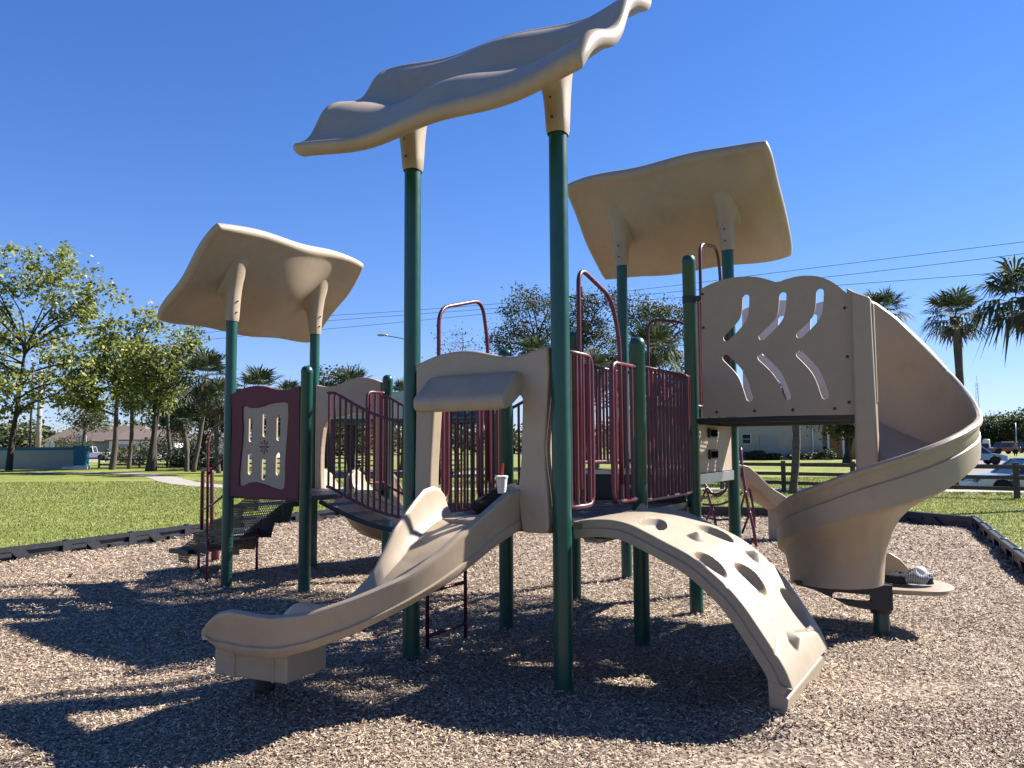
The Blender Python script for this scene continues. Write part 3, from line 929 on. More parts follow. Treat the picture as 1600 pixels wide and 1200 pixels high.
pi_ = plate('window_insert', big, holes, P3_ + un * .0, vn, Zv, .022, M['tanpanel'], pm, bevel=.003)
# small sun face emblem
mb = MB(); cc = Lp(0, -3 + .487, 1.603) - un * .0135
for k in range(8):
    a = k * math.pi / 4
    d = vn * math.cos(a) + Zv * math.sin(a)
    mb.bar(cc + d * .045, cc + d * .078, .012 if k % 2 else .018, .004, up=un)
for k in range(20):
    a = k * math.pi / 10
    d = vn * math.cos(a) + Zv * math.sin(a); d2 = vn * math.cos(a + .32) + Zv * math.sin(a + .32)
    if k not in (6, 7, 8, 12, 13): mb.bar(cc + d * .034, cc + d2 * .034, .006, .004, up=un)
for q in (-1, 1): mb.box(cc + vn * .012 * q + Zv * .008, (.006, .004, .010), vn, un, Zv)
mb.bar(cc - vn * .012 - Zv * .013, cc + vn * .012 - Zv * .013, .004, .004, up=un)
mb.box(cc - Zv * .002, (.005, .004, .012), vn, un, Zv)
mb.build('sun_emblem', M['maroonp'], pi_)

# --- tan arch panel at the back of the left tower
P4_ = Lp(1, -3)
topb = spline([(.05 * vk, 2.41), (.14 * vk, 2.385), (.25 * vk, 2.372), (.36 * vk, 2.39), (.48 * vk, 2.43), (.6 * vk, 2.462), (.7 * vk, 2.465), (.82 * vk, 2.44), (.94 * vk, 2.39)], 3)
outer = [(.055 * vk, 1.0), (.05 * vk, 1.6)] + topb + [(.945 * vk, 1.6), (.94 * vk, 1.0), (.87 * vk, 1.0)] + spline([(.86 * vk, 1.3), (.87 * vk, 1.7), (.84 * vk, 1.93), (.78 * vk, 2.0)], 3) + spline([(.6 * vk, 2.02), (.4 * vk, 1.98), (.22 * vk, 1.96)], 3) + spline([(.17 * vk, 1.85), (.14 * vk, 1.6), (.135 * vk, 1.3), (.15 * vk, 1.0)], 3)
plate('arch_panel', dedupe(outer), [], P4_, vn, Zv, .08, M['tan'], S, bevel=.015, seg=3)

# --- crawl tunnel side panels with curved slots
def humps():
    out = []
    for x0, x1, zc, zs in ((.10, .655, 3.143, 3.07), (.655, 1.135, 3.135, 3.075)):
        pass
    pts = [(.105, 3.072), (.17, 3.105), (.24, 3.128), (.33, 3.142), (.42, 3.141), (.51, 3.122), (.585, 3.088), (.645, 3.052)]
    pts2 = [(.655, 3.05), (.71, 3.068), (.78, 3.082), (.85, 3.08), (.93, 3.058), (1.0, 3.01), (1.06, 2.945), (1.115, 2.865)]
    return [(a * vk, b) for a, b in spline(pts, 3)] + [(a * vk, b) for a, b in spline(pts2, 3)]
out_f = [(.095 * vk, 1.855)] + [(.095 * vk, 2.4)] + humps() + [(1.13 * vk, 2.4), (1.14 * vk, 1.845)]
cs = [[(.432, 2.94), (.408, 2.75), (.285, 2.585)], [(.688, 2.925), (.662, 2.73), (.537, 2.57)], [(.933, 2.92), (.908, 2.715), (.792, 2.56)],
      [(.275, 2.40), (.382, 2.235), (.438, 2.02)], [(.525, 2.385), (.637, 2.22), (.697, 2.018)], [(.787, 2.39), (.89, 2.22), (.943, 2.015)]]
holes = [curved_slot([(a * vk, b) for a, b in c], .064, 9) for c in cs]
for i, off in ((1, -.045), (2, .045)):
    fp = plate('crawl_panel', dedupe(out_f), [dedupe(h_) for h_ in holes], Lp(i, 1) + un * off, vn, Zv, .019, M['tanpanel' if i == 1 else 'glowpanel'], S, bevel=.003)
    if i == 2: fp['label'] = 'far crawl panel, coloured paler and greyer for the sun glowing through it'
    for kx, z in [(.2, 1.90), (.47, 1.90), (.73, 1.90), (1.0, 1.90), (1.085, 2.76), (1.09, 2.34), (1.09, 1.95), (.115, 3.02), (.115, 2.7)]:
        bb = MB(); bb.lathe(Lp(i, 1 + kx, z) + un * (off + (-.010 if i == 1 else .010)), [(.013, 0), (.013, .004), (.008, .008), (0, .008)], 10, X=vn, Y=Zv, Z=(-un if i == 1 else un))
        bb.build('bolt', M['bolt'], fp)
# hanger bracket on the tall post
mb = MB(); c = Lp(1, 1.055, 2.99) - un * .02; mb.box(c + vn * .02, (.07, .03, .05), vn, un, Zv); mb.tube([c, c + vn * .09], .012, 8); mb.lathe(Lp(1, 1, 2.99), [(.069, -.035), (.069, .035)], 24); mb.build('bracket', M['bolt'], S)

# --- step panel under the crawl entry with dark hand holds
P9_ = Lp(1, 1)
outer = [(.09 * UL, 1.325), (.96 * UL, 1.325), (.965 * UL, 1.84), (.09 * UL, 1.84)]
hh = []
for kx, z in ((.42, 1.715), (.425, 1.50)):
    w_, h_ = .13, .045
    hh.append([(kx * UL - w_, z - h_), (kx * UL + w_, z - h_), (kx * UL + w_, z + h_), (kx * UL - w_, z + h_)])
sp_ = plate('climbing_panel', outer, hh, P9_ + vn * .0, un, Zv, .02, M['tanpanel'], S, bevel=.004)
for kx, z in ((.42, 1.715), (.425, 1.50)):
    mb = MB(); c = P9_ + un * (kx * UL) + Zv * z + vn * .0
    for a, b_, sx, sz in ((0, -.039, .25, .012), (0, .039, .25, .012), (-.125, 0, .012, .086), (.125, 0, .012, .086)):
        mb.box(c + un * a + Zv * b_, (sx, .07, sz), un, vn, Zv)
    mb.box(c - vn * .03, (.24, .006, .075), un, vn, Zv)
    mb.build('foot_hold', M['black'], sp_, bevel=.004)

# --- spiral slide
CC = Vector((3.045, 6.79, 0)); RO = .785
def lerpk(keys, a):
    keys = sorted(keys)
    xs = [k[0] for k in keys]; ys = [k[1] for k in keys]
    return float(np.interp(a, xs, ys))
KR = [(78, 3.05), (75, 3.03), (60, 2.91), (48, 2.76), (32, 2.51), (14, 2.23), (-4, 2.02), (-18, 1.88), (-30, 1.80), (-53, 1.72), (-76, 1.61), (-99, 1.50), (-119, 1.41), (-141, 1.29), (-169, 1.15), (-186, 1.06), (-220, .93), (-260, .78), (-290, .62)]
KF_ = [(-30, 1.535), (0, 1.545), (14, 1.56), (30, 1.60), (45, 1.68), (60, 1.78), (78, 1.87)]
KB = [(78, 1.80), (48, 1.60), (30, 1.53), (14, 1.50), (-4, 1.50), (-30, 1.50), (-53, 1.39), (-75, 1.26), (-90, 1.19), (-105, 1.125), (-120, 1.06), (-140, .97), (-168, .845), (-191, .74), (-220, .62), (-260, .48), (-290, .37)]
KI = [(78, 1.70), (48, 1.50), (14, 1.34), (-4, 1.26), (-30, 1.12), (-53, .98), (-76, .78), (-90, .60), (-99, .46), (-119, .445), (-169, .44), (-290, .33)]
KRB = [(78, .12), (-76, .12), (-90, .13), (-99, .17), (-119, .31), (-141, .50), (-160, .62), (-191, .69), (-220, .70), (-260, .66), (-290, .6)]
mb = MB(); rings = []
for q in range(121):
    a = 78 - q * (78 + 290) / 120
    zr, zb, zi, rb_ = lerpk(KR, a), lerpk(KB, a), lerpk(KI, a), lerpk(KRB, a)
    zf = lerpk(KF_, a) if a > -30 else zb + .035; zfi = zf - .08
    if a < -80: zfi = max(zfi, .5 if a > -200 else .38)
    ca, sa = math.cos(R(a)), math.sin(R(a))
    Rr = RO
    sm = zr - .145
    pr_ = [(Rr - .035, zr - .03), (Rr - .032, zr - .004), (Rr - .012, zr + .014), (Rr + .012, zr + .014), (Rr + .028, zr - .006), (Rr + .026, zr - .03), (Rr + .004, zr - .05),
           (Rr, sm + .012), (Rr - .006, sm + .004), (Rr + .008, sm - .006), (Rr + .008, (sm + zb) / 2), (Rr + .002, zb + .006), (Rr - .012, zb - .008), (Rr - .05, zb - .03)]
    r0, z0, r1, z1 = Rr - .05, zb - .03, rb_, zi
    for f in (.2, .4, .6, .8, 1.0):
        # concave sweep inwards then down
        rr = r0 + (r1 - r0) * (1 - (1 - f) ** 1.7)
        zz = z0 + (z1 - z0) * (f ** 1.25 if r1 < .3 else f)
        pr_.append((rr, zz))
    pr_ += [(.095, zi), (.095, zfi)]
    pr_ += [(.25, zfi + .01), (.45, zfi + .035), (.62, zf), (Rr - .055, zf + .012), (Rr - .034, zf + .045), (Rr - .032, (zf + zr) / 2)]
    rings.append([CC + Vector((ca * r_, sa * r_, z_)) for r_, z_ in pr_])
# straight exit
a = -290; hd = Vector((math.sin(R(-290)), -math.cos(R(-290)), 0))
last = rings[-1]
for q in range(1, 3):
    f = q / 2
    ring = []
    for k, p in enumerate(last):
        pz = p.z
        if pz > .50: pz = .50 + (pz - .50) * (1 - f) ** 1.3
        ring.append(Vector((p.x, p.y, 0)) + hd * (.12 * f) + Zv * pz)
    rings.append(ring)
mb.loft(rings)
spi = mb.build('spiral_slide', M['tan'], S, auto=True)
# exit lip: rounded tongue
mb = MB()
pc_ = CC + Vector((math.cos(R(-290)), math.sin(R(-290)), 0)) * .42 + hd * .12
side = Vector((-hd.y, hd.x, 0)); exd, exs, exc = hd, side, pc_
out2 = []
for k in range(25):
    t = -math.pi / 2 + math.pi * k / 24
    out2.append((hd * (.18 + .32 * math.copysign(abs(math.cos(t)) ** .7, math.cos(t))) + side * (.34 * math.sin(t))))
out2 += [side * .34 - hd * .25, side * -.34 - hd * .25]
bot = [pc_ + p * .94 + Zv * .335 for p in out2]; b2 = [pc_ + p + Zv * .35 for p in out2]; tp = [pc_ + p + Zv * .375 for p in out2]; t2 = [pc_ + p * .95 + Zv * .385 for p in out2]; t3 = [pc_ + p * .6 + Zv * .375 for p in out2]
mb.loft([bot, b2, tp, t2, t3])
mb.build('exit_lip', M['tan'], spi, auto=True)
# upright fin left of the exit
mb = MB(); q = pc_ + side * .33
o_ = [(-.02, .36), (-.02, .60), (.04, .60), (.12, .55), (.19, .47), (.24, .38)]
mb.loft([[q + hd * a_ + Zv * b_ + side * s_ for a_, b_ in o_] for s_ in (-.02, .02)])
mb.build('exit_side', M['tan'], spi, bevel=.008)
# centre column and entry hood
mb = MB()
cx = Vector((2.975, 6.73, 0))
def cyl_box(mb, c, w0, w1, z0, z1, X, Y, ztop_slope=0):
    vs = []
    for z, w_ in ((z0, w0), (z1, w1)):
        for a_, b_ in ((-1, -1), (1, -1), (1, 1), (-1, 1)):
            vs.append(c + X * (a_ * w_) + Y * (b_ * .07) + Zv * (z + (ztop_slope * (-a_) if z == z1 else 0)))
    mb.add(vs, [(0, 3, 2, 1), (4, 5, 6, 7), (0, 1, 5, 4), (1, 2, 6, 5), (2, 3, 7, 6), (3, 0, 4, 7)])
cyl_box(mb, cx, .095, .075, .9, 2.86, vn, un, .035)
mb.build('centre_column', M['tan'], spi, bevel=.022, seg=3)
mb = MB()
vs = []
hp0, hp1 = Lp(1, 2.10) - un * .055, Lp(1, 2.262) - un * .060
for p, z0, z1 in ((hp0, 1.93, 2.935), (hp1, 1.93, 2.78)):
    for o in (0, .05): vs += [p + un * o + Zv * z0, p + un * o + Zv * z1]
mb.add(vs, [(0, 1, 5, 4), (2, 6, 7, 3), (1, 3, 7, 5), (0, 4, 6, 2), (0, 2, 3, 1), (4, 5, 7, 6)])
mb.build('hood', M['tan'], spi, bevel=.014, seg=3)
# far side of the hood between far crawl panel and the tall outer wall
mb = MB(); vs = []
a_, b_ = Lp(2, 2.08) + un * .03, CC + Vector((math.cos(R(78)), math.sin(R(78)), 0)) * (RO - .02)
for p, z1 in ((a_, 2.99), (b_, 3.04)):
    for o in (0, .04): vs += [p - un * o + Zv * 1.85, p - un * o + Zv * z1]
mb.add(vs, [(0, 1, 5, 4), (2, 6, 7, 3), (1, 3, 7, 5), (0, 4, 6, 2), (0, 2, 3, 1), (4, 5, 7, 6)])
mb.build('hood', M['tan'], spi, bevel=.012, seg=3)
mb = MB()  # flat floor from platform to spiral
a_, b_, c_, d_ = Lp(1.08, 2.1, 1.845), Lp(1.95, 2.1, 1.845), CC + Vector((math.cos(R(76)), math.sin(R(76)), 0)) * .77 + Zv * 1.87, CC + Vector((math.cos(R(76)), math.sin(R(76)), 0)) * .1 + Zv * 1.80
mb.loft([[a_, b_, c_, d_], [p - Zv * .04 for p in (a_, b_, c_, d_)]]); mb.build('slide_entry', M['tan'], spi)
# lower post, cap and bracket
mb = MB(); mb.lathe(CC + Vector((.005, -.02, 0)), [(.063, -.15), (.063, .30)], 24); mb.build('slide_post', M['green'], spi, auto=True)
mb = MB(); mb.lathe(CC + Vector((.005, -.02, 0)), [(.078, .20), (.084, .215), (.084, .40), (.07, .43)], 24); mb.build('post_cap', M['black'], spi, auto=True)
bx_ = [(-.72, .47), (.06, .44), (.06, .24), (-.16, .245), (-.30, .275), (-.42, .335), (-.56, .40), (-.70, .435)]
hol = slot(-.44 + .05, .355, -.13, .335, .055)
br_dir = Vector((1, -.10, 0)).normalized()
plate('support_bracket', bx_, [hol], CC + Vector((.0, -.10, 0)), br_dir, Zv, .05, M['black'], spi, bevel=.008)

# --- front slide (quarter turn)
def bez(p, t): return p[0] * (1 - t) ** 3 + p[1] * 3 * (1 - t) ** 2 * t + p[2] * 3 * (1 - t) * t * t + p[3] * t ** 3
S0 = Lp(-1, .48); E0 = Vector((-1.66, 5.25, 0))
bz = [S0 + un * .07, S0 - un * .85, E0 + vn * .75, E0]
KT = [(0, 1.235), (.02, 1.28), (.05, 1.305), (.10, 1.285), (.15, 1.225), (.29, 1.05), (.36, .945), (.44, .845), (.52, .775), (.58, .725), (.68, .65), (.78, .62), (.85, .63), (.91, .635), (.95, .61), (.985, .56), (1.0, .52)]
KO = [(0, 1.03), (.06, 1.0), (.15, .93), (.29, .78), (.44, .645), (.58, .51), (.68, .43), (.75, .385), (.86, .365), (.95, .38), (1, .42)]
def slide_ring(c, nrm, W, zt, zo, wall=.028, ldrop=0.0):
    h = W / 2
    zf = zo + .055
    sm = zo + .30 * (zt - zo)
    right = [(h - wall - .006, zt - .03), (h - wall, zt - .006), (h - wall * .7, zt + .008), (h - .006, zt + .008), (h + .012, zt - .006), (h + .014, zt - .03), (h + .004, zt - .05),
             (h, sm + .012), (h - .003, sm + .004), (h + .010, sm - .006), (h + .006, zo + .05), (h - .02, zo + .012), (h - .07, zo)]
    botm = [(h * .4, zo - .012), (-h * .4, zo - .012)]
    left = [(-a, b - ldrop * max(0, min(1, (b - zo) / (zt - zo)))) for a, b in right[::-1]]
    zr_, zl_ = min(zf + .08, zt - .045), min(zf + .08, zt - ldrop - .045)
    zf = min(zf, zl_ - .02)
    floor = [(-h + wall + .02, zl_), (-h + wall + .06, min(zf + .02, zl_ - .01)), (-h * .5, zf), (h * .5, zf), (h - wall - .06, min(zf + .02, zr_ - .01)), (h - wall - .02, zr_)]
    return [c + nrm * a + Zv * b for a, b in right + botm + left + floor]
mb = MB(); rings = []
NS = 90
for q in range(NS + 1):
    t = q / NS
    p = bez(bz, t); d = (bez(bz, min(1, t + .01)) - bez(bz, max(0, t - .01))).normalized()
    nrm = Vector((-d.y, d.x, 0))
    W = .74 if t < .05 else .74 - .02 * min(1, (t - .05) / .2)
    zt, zo = lerpk(KT, t), lerpk(KO, t)
    W = .74 - .13 * min(1, max(0, (t - .1) / .35)); p = p + nrm * ((.74 - W) / 2)
    rings.append(slide_ring(p, nrm, W, zt, zo, ldrop=.055 * min(1, max(0, (t - .3) / .2))))
# rounded end
d = (bez(bz, 1) - bez(bz, .98)).normalized(); nrm = Vector((-d.y, d.x, 0))
for q, (dx, dz, ds) in enumerate([(.02, -.012, .985), (.035, -.03, .96), (.042, -.055, .92)]):
    rings.append(slide_ring(E0 + d * dx + nrm * .065, nrm, .61 * ds, .52 + dz, .42 + .01 * q, ldrop=.055))
mb.loft(rings)
sl = mb.build('turning_slide', M['tan'], S, auto=True)
mb = MB(); a_, b_, = S0 - vn * .33, S0 + vn * .33
mb.bar(a_ + un * .02 + Zv * 1.06, b_ + un * .02 + Zv * 1.06, .18, .05); mb.build('entry_lip', M['tan'], sl, bevel=.01)
# pedestal under the exit and its short post
pb = Vector((-1.50, 5.16, 0)); dd = (bez(bz, .9) - bez(bz, .8)).normalized()
dn = Vector((-dd.y, dd.x, 0))
mb = MB()
mb.box(pb + dn * .04 + Zv * .305, (.56, .38, .20), dd, dn, Zv)
for q in (-.18, .12): mb.box(pb + dn * .04 + dd * q + Zv * .306, (.022, .402, .208), dd, dn, Zv)
mb.build('pedestal', M['tan'], sl, bevel=.012)
mb = MB(); mb.lathe(Vector((-1.60, 5.28, 0)), [(.065, -.15), (.065, .29)], 20); mb.build('slide_post', M['black'], sl, auto=True)

# --- curved climbing wall on the right
prof_c = [(0.0, 1.088), (.1, 1.108), (.22, 1.113), (.32, 1.092), (.411, 1.047), (.504, .995), (.654, .906), (.791, .774), (.87, .672), (.92, .588), (1.003, .434), (1.06, .318), (1.092, .21)]
pcs = [np.array(p) for p in spline([(a * VL, b) for a, b in prof_c], 12)]
arc = np.concatenate([[0], np.cumsum([np.linalg.norm(pcs[i + 1] - pcs[i]) for i in range(len(pcs) - 1)])]); TA = arc[-1]
pk = np.array(pcs)
NA, NW = 300, 190
I0, I1 = -.885, -.055
def cdisp(fa, fw):
    """surface relief: toe pockets, grips, grooves"""
    s, wdt = fa * TA, fw * (I1 - I0) * UL
    h = 0
    TW = (I1 - I0) * UL
    for (a, b, ra, rb2, rot) in ((.265, .27, .085, .185, .15), (.412, .79, .13, .125, .35), (.535, .125, .115, .11, .35), (.645, .45, .13, .12, .3), (.815, .80, .15, .125, .15)):
        da, db = s - a * TA, wdt - b * TW
        x = da * math.cos(rot) + db * math.sin(rot); y = -da * math.sin(rot) + db * math.cos(rot)
        y2 = y + 1.6 * x * x
        r_ = ((x / ra) ** 2 + (y2 / rb2) ** 2) ** .5
        if r_ < 1.25:
            f = 1 / (1 + math.exp((r_ - .92) * 17))
            h -= .06 * f
            h += .008 * math.exp(-((r_ - 1.06) / .06) ** 2)
    for (a, b, ra, hh_) in ((.091, .758, .045, .05), (.412, .394, .055, .05), (.579, .788, .05, .05), (.888, .364, .055, .05)):
        r_ = math.hypot((s - a * TA) / ra, (wdt - b * TW) / ra)
        if r_ < 1.3: h += hh_ * max(0, 1 - max(0, r_ - .25) / .95) ** .9 if r_ < 1.2 else 0
    def seg(p, q, dep, wd_=.012):
        ax, ay, bx2, by = p[0] * TA, p[1] * TW, q[0] * TA, q[1] * TW
        L2 = (bx2 - ax) ** 2 + (by - ay) ** 2
        t = max(0, min(1, ((s - ax) * (bx2 - ax) + (wdt - ay) * (by - ay)) / L2))
        dd_ = math.hypot(s - ax - t * (bx2 - ax), wdt - ay - t * (by - ay))
        return -dep * math.exp(-(dd_ / wd_) ** 2)
    for p, q in (((.31, .40), (.385, .43)), ((.59, .12), (.64, .0)), ((.706, .36), (.80, .28)), ((.80, .28), (.86, .14)), ((.86, .14), (.885, 0)), ((.62, 1.0), (.66, .72)), ((.66, .72), (.69, .56)), ((.12, .62), (.2, .98)), ((.88, .5), (.93, .95))):
        h += seg(p, q, .006)
    return h
rows = []
for ia in range(NA + 1):
    fa = ia / NA; s = fa * TA
    kx = np.interp(s, arc, pk[:, 0]); zz = np.interp(s, arc, pk[:, 1])
    e = .01; k2 = np.interp(min(TA, s + e), arc, pk[:, 0]) - np.interp(max(0, s - e), arc, pk[:, 0]); z2 = np.interp(min(TA, s + e), arc, pk[:, 1]) - np.interp(max(0, s - e), arc, pk[:, 1])
    l_ = math.hypot(k2, z2); tx, tz = k2 / l_, z2 / l_; nx_, nz_ = -tz, tx
    row = []
    for iw in range(NW + 1):
        fw = iw / NW
        i_ = I0 + (I1 - I0) * fw
        hh_ = cdisp(fa, fw)
        edge = min(fw, 1 - fw) * (I1 - I0) * UL
        hh_ -= .014 * max(0, 1 - edge / .016) ** 2
        row.append(Lp(i_, 1) + vn * (kx + nx_ * hh_) + Zv * (zz + nz_ * hh_))
    rows.append((row, (kx, zz, tx, tz, nx_, nz_)))
mb = MB(); vs = [p for r_, _ in rows for p in r_]; fs = []
W1 = NW + 1
for a in range(NA):
    for b in range(NW): fs.append((a * W1 + b, a * W1 + b + 1, (a + 1) * W1 + b + 1, (a + 1) * W1 + b))
mb.add(vs, fs)
# side skirts + underside
KU = [(.0, .97), (.07, .972), (.164, .965), (.25, .978), (.324, .975), (.40, .945), (.476, .897), (.636, .776), (.72, .67), (.787, .566), (.887, .415), (.969, .211), (1.0, .10)]
def ubot(k):
    return float(np.interp(k, [q[0] * VL for q in KU], [q[1] for q in KU]))
# underside depth follows the normal: use thickness per arc
def under(kx, zz, nx_, nz_, s):
    th = .125
    f = s / TA
    if f < .10: th = .115
    if f > .93: th = .125
    return kx - nx_ * th, zz - nz_ * th
for side, iw in ((-1, 0), (1, NW)):
    nb = len(mb.v); ins_ = []
    for (row, (kx, zz, tx, tz, nx_, nz_)) in rows[::2]:
        i_ = I0 if side < 0 else I1
        p = row[iw]
        pm_ = Lp(i_, 1) + vn * (kx - nx_ * .055) + Zv * (zz - nz_ * .055) 
        pm2 = Lp(i_ + side * .010, 1) + vn * (kx - nx_ * .062) + Zv * (zz - nz_ * .062)
        ux_, uz_ = under(kx, zz, nx_, nz_, 0)
        pu = Lp(i_ + side * .010, 1) + vn * ux_ + Zv * max(.0, uz_)
        ins_.append((p, pm_, pm2, pu))
    vs = [q for r_ in ins_ for q in r_]; fs = []
    for a in range(len(ins_) - 1):
        for b in range(3): fs.append((a * 4 + b, a * 4 + b + 1, (a + 1) * 4 + b + 1, (a + 1) * 4 + b))
    mb.add(vs, fs)
    if side < 0: left_u = [r_[3] for r_ in ins_]
    else: right_u = [r_[3] for r_ in ins_]
n_ = len(left_u); mb.add(left_u + right_u, [(a, a + 1, n_ + a + 1, n_ + a) for a in range(n_ - 1)])
cl = mb.build('climbing_wall', M['climbtan'], S, auto=True)
# foot of the wall: short upright base, set back under the lip
foot = [(1.092, .212), (1.06, .205), (1.052, .18), (1.074, .155), (1.062, .03), (1.055, -.08), (1.0, -.08), (.99, .10), (.985, .25)]
mb = MB(); mb.loft([[Lp(i_, 1) + vn * (k_ * VL) + Zv * z_ for k_, z_ in foot] for i_ in (I0 - .012, I0 + .004, I1 - .004, I1 + .012)])
mb.build('base', M['climbtan'], cl, auto=True, bevel=.006)
mb = MB(); mb.loft([[Lp(i_, 1) + vn * (k_ * VL) + Zv * z_ for k_, z_ in [(0, 1.09), (.06, 1.09), (.06, .985), (.18, .985), (.16, .955), (.07, .955), (.04, 1.03), (0, 1.03)]] for i_ in (I0, I1)])
mb.build('mounting_flange', M['climbtan'], cl, bevel=.006)

# --- bridge between left tower and second deck
def bsag(k): return math.sin(math.pi * min(1, max(0, k / 2.0)))
mb = MB(); fr = MB(); n = 28
NBI = (.14, .86)
vs = []; 
for q in range(n + 1):
    k = .03 + (1.94) * q / n
    z = DK - .03 - .27 * bsag(k)
    vs += [Lp(NBI[0], -2 + k, z), Lp(NBI[1], -2 + k, z)]
mb.add(vs, [(2 * q, 2 * q + 1, 2 * q + 3, 2 * q + 2) for q in range(n)])
bd = mb.build('bridge_deck', M['perf_h'], S)
for i_ in NBI:
    fr.tube([Lp(i_, -2 + k, DK - .055 - .27 * bsag(k)) for k in np.linspace(.03, 1.97, 24)], .026, 8)
for k in np.linspace(.1, 1.9, 9): fr.bar(Lp(NBI[0], -2 + k, DK - .055 - .27 * bsag(k)), Lp(NBI[1], -2 + k, DK - .055 - .27 * bsag(k)), .03, .03)
fr.build('bridge_frame', M['black'], bd)
for i_ in (.17, .83):
    mb = MB()
    topz = lambda k: 2.19 - .34 * math.sin(math.pi * min(1, max(0, (k - .16) / 1.68)))
    botz = lambda k: 1.17 - .29 * math.sin(math.pi * min(1, max(0, (k - .1) / 1.8)))
    ks = [.07, .12, .17] + list(np.linspace(.22, 1.78, 20)) + [1.83, 1.88, 1.93]
    tp_ = [Lp(i_, -2 + k, topz(k)) for k in ks]; bt_ = [Lp(i_, -2 + k, botz(k)) for k in ks]
    mb.tube(tp_, .0165, 10); mb.tube(bt_, .0165, 10)
    for k in np.linspace(.09, 1.91, 29): mb.tube([Lp(i_, -2 + k, botz(k)), Lp(i_, -2 + k, topz(k))], .0135, 8, cap=False)
    mb.build('bridge_railing', M['maroon'], S, smooth=True)

# --- ladder under the left side of the front deck
mb = MB(); off = -vn * .11
ra, rb3 = onU(-1, 0, .25) + off, onU(-1, 0, .64) + off
for p in (ra, rb3): mb.tube(fillet([p - Zv * .1, p + Zv * .95, p + Zv * 1.1 + vn * .1], .08), .0155, 10)
for z in (.12, .46, .80): mb.tube([ra + Zv * z, rb3 + Zv * z], .0155, 8)
mb.build('ladder', M['maroon'], S, smooth=True)

# --- stairs at the left tower
sroot = MB()
ST = []
n_st = 4
st = None
for q in range(n_st):
    z = DK - .2 * (q + 1) + .02; k0 = .06 + .30 * q
    mb = MB(); i0_, i1_ = .34, .92
    a_, b_, c_, d_ = Lp(i0_, -3 - k0), Lp(i1_, -3 - k0), Lp(i1_, -3 - k0 - .30), Lp(i0_, -3 - k0 - .30)
    mb.add([p + Zv * z for p in (a_, b_, c_, d_)], [(0, 1, 2, 3)])
    o = mb.build('step', M['perf_h'], S)
    mb = MB(); mb.add([a_ + Zv * z, b_ + Zv * z, b_ + Zv * (z + .2), a_ + Zv * (z + .2)], [(0, 1, 2, 3)]); mb.build('riser', M['perf_u'], o)
    mb = MB(); mb.bar(c_ + Zv * (z - .02), d_ + Zv * (z - .02), .03, .05); mb.build('step_edge', M['black'], o)
for i_ in (.33, .93):
    o_ = [(.0, 1.07), (.06, 1.07), (1.26, .30), (1.30, .26), (1.30, .12), (1.12, .12), (1.12, .20), (.85, .22), (.80, .38), (.58, .40), (.52, .60), (.28, .62), (.22, .82), (0, .84)]
    P_ = Lp(i_, -3)
    plate('stringer', [(a * VL * .93, b) for a, b in o_], [], P_, -vn, Zv, .012, M['perf_v' if i_ < .5 else 'black'], S, bevel=0)
# transfer platform, half round
mb = MB(); c = Lp(.60, -3.90)
oo = []
for k in range(17):
    t = -math.pi / 2 + math.pi * k / 16
    oo.append(c - vn * (.30 * math.cos(t)) + un * (.38 * math.sin(t)))
oo += [c + vn * .32 + un * .38, c + vn * .32 - un * .38]
mb.loft([[p + Zv * .40 for p in oo], [p + Zv * .475 for p in oo]])
tpf = mb.build('transfer_platform', M['black'], S, bevel=.01)
mb = MB(); c2 = Lp(.5, -4.13)
mb.box(c2 + Zv * .26, (.42, .62, .06), vn, un, Zv); mb.build('transfer_step', M['black'], tpf, bevel=.012)
def legs(name, pts, r=.022, m='maroon'):
    mb = MB()
    for p, z in pts: mb.tube([p - Zv * .1, p + Zv * z], r, 10)
    return mb.build(name, M[m], S, smooth=True)
for x_, y_, zt_ in ((310, 891, .42), (323, 911, .60), (401, 893, .56)):
    g = gnd(x_, y_); mb = MB(); mb.tube([g - Zv * .1, g + Zv * zt_], .018, 10); mb.build('stair_leg', M['maroon'], S, smooth=True)
g = gnd(336, 874); mb = MB(); mb.tube([g - Zv * .1, g + Zv * .42], .055, 12); mb.build('stair_leg', M['maroon'], S, smooth=True)
# hand rails
Yr = 9.75
mb = MB(); mb.tube(fillet([atY(323, 905, Yr), atY(325, 690, Yr), atY(334, 668, Yr + .1), atY(356, 655, Yr - .1), Lp(.02, -3, 1.95)], .12), .016, 10)
mb.tube([atY(325, 742, Yr), atY(336, 728, Yr), atY(358, 712, Yr - .1)], .013, 8); mb.tube([atY(318, 796, Yr + .5), atY(335, 786, Yr + .2), atY(356, 768, Yr - .1)], .013, 8)
mb.build('handrail', M['maroon'], S, smooth=True)
Yr = 10.9
mb = MB(); mb.tube(fillet([atY(315, 828, Yr), atY(317, 734, Yr), atY(331, 733, Yr - .3), atY(331, 800, Yr - .3), atY(331, 830, Yr - .3)], .06), .026, 10); mb.build('handrail', M['maroon'], S, smooth=True)

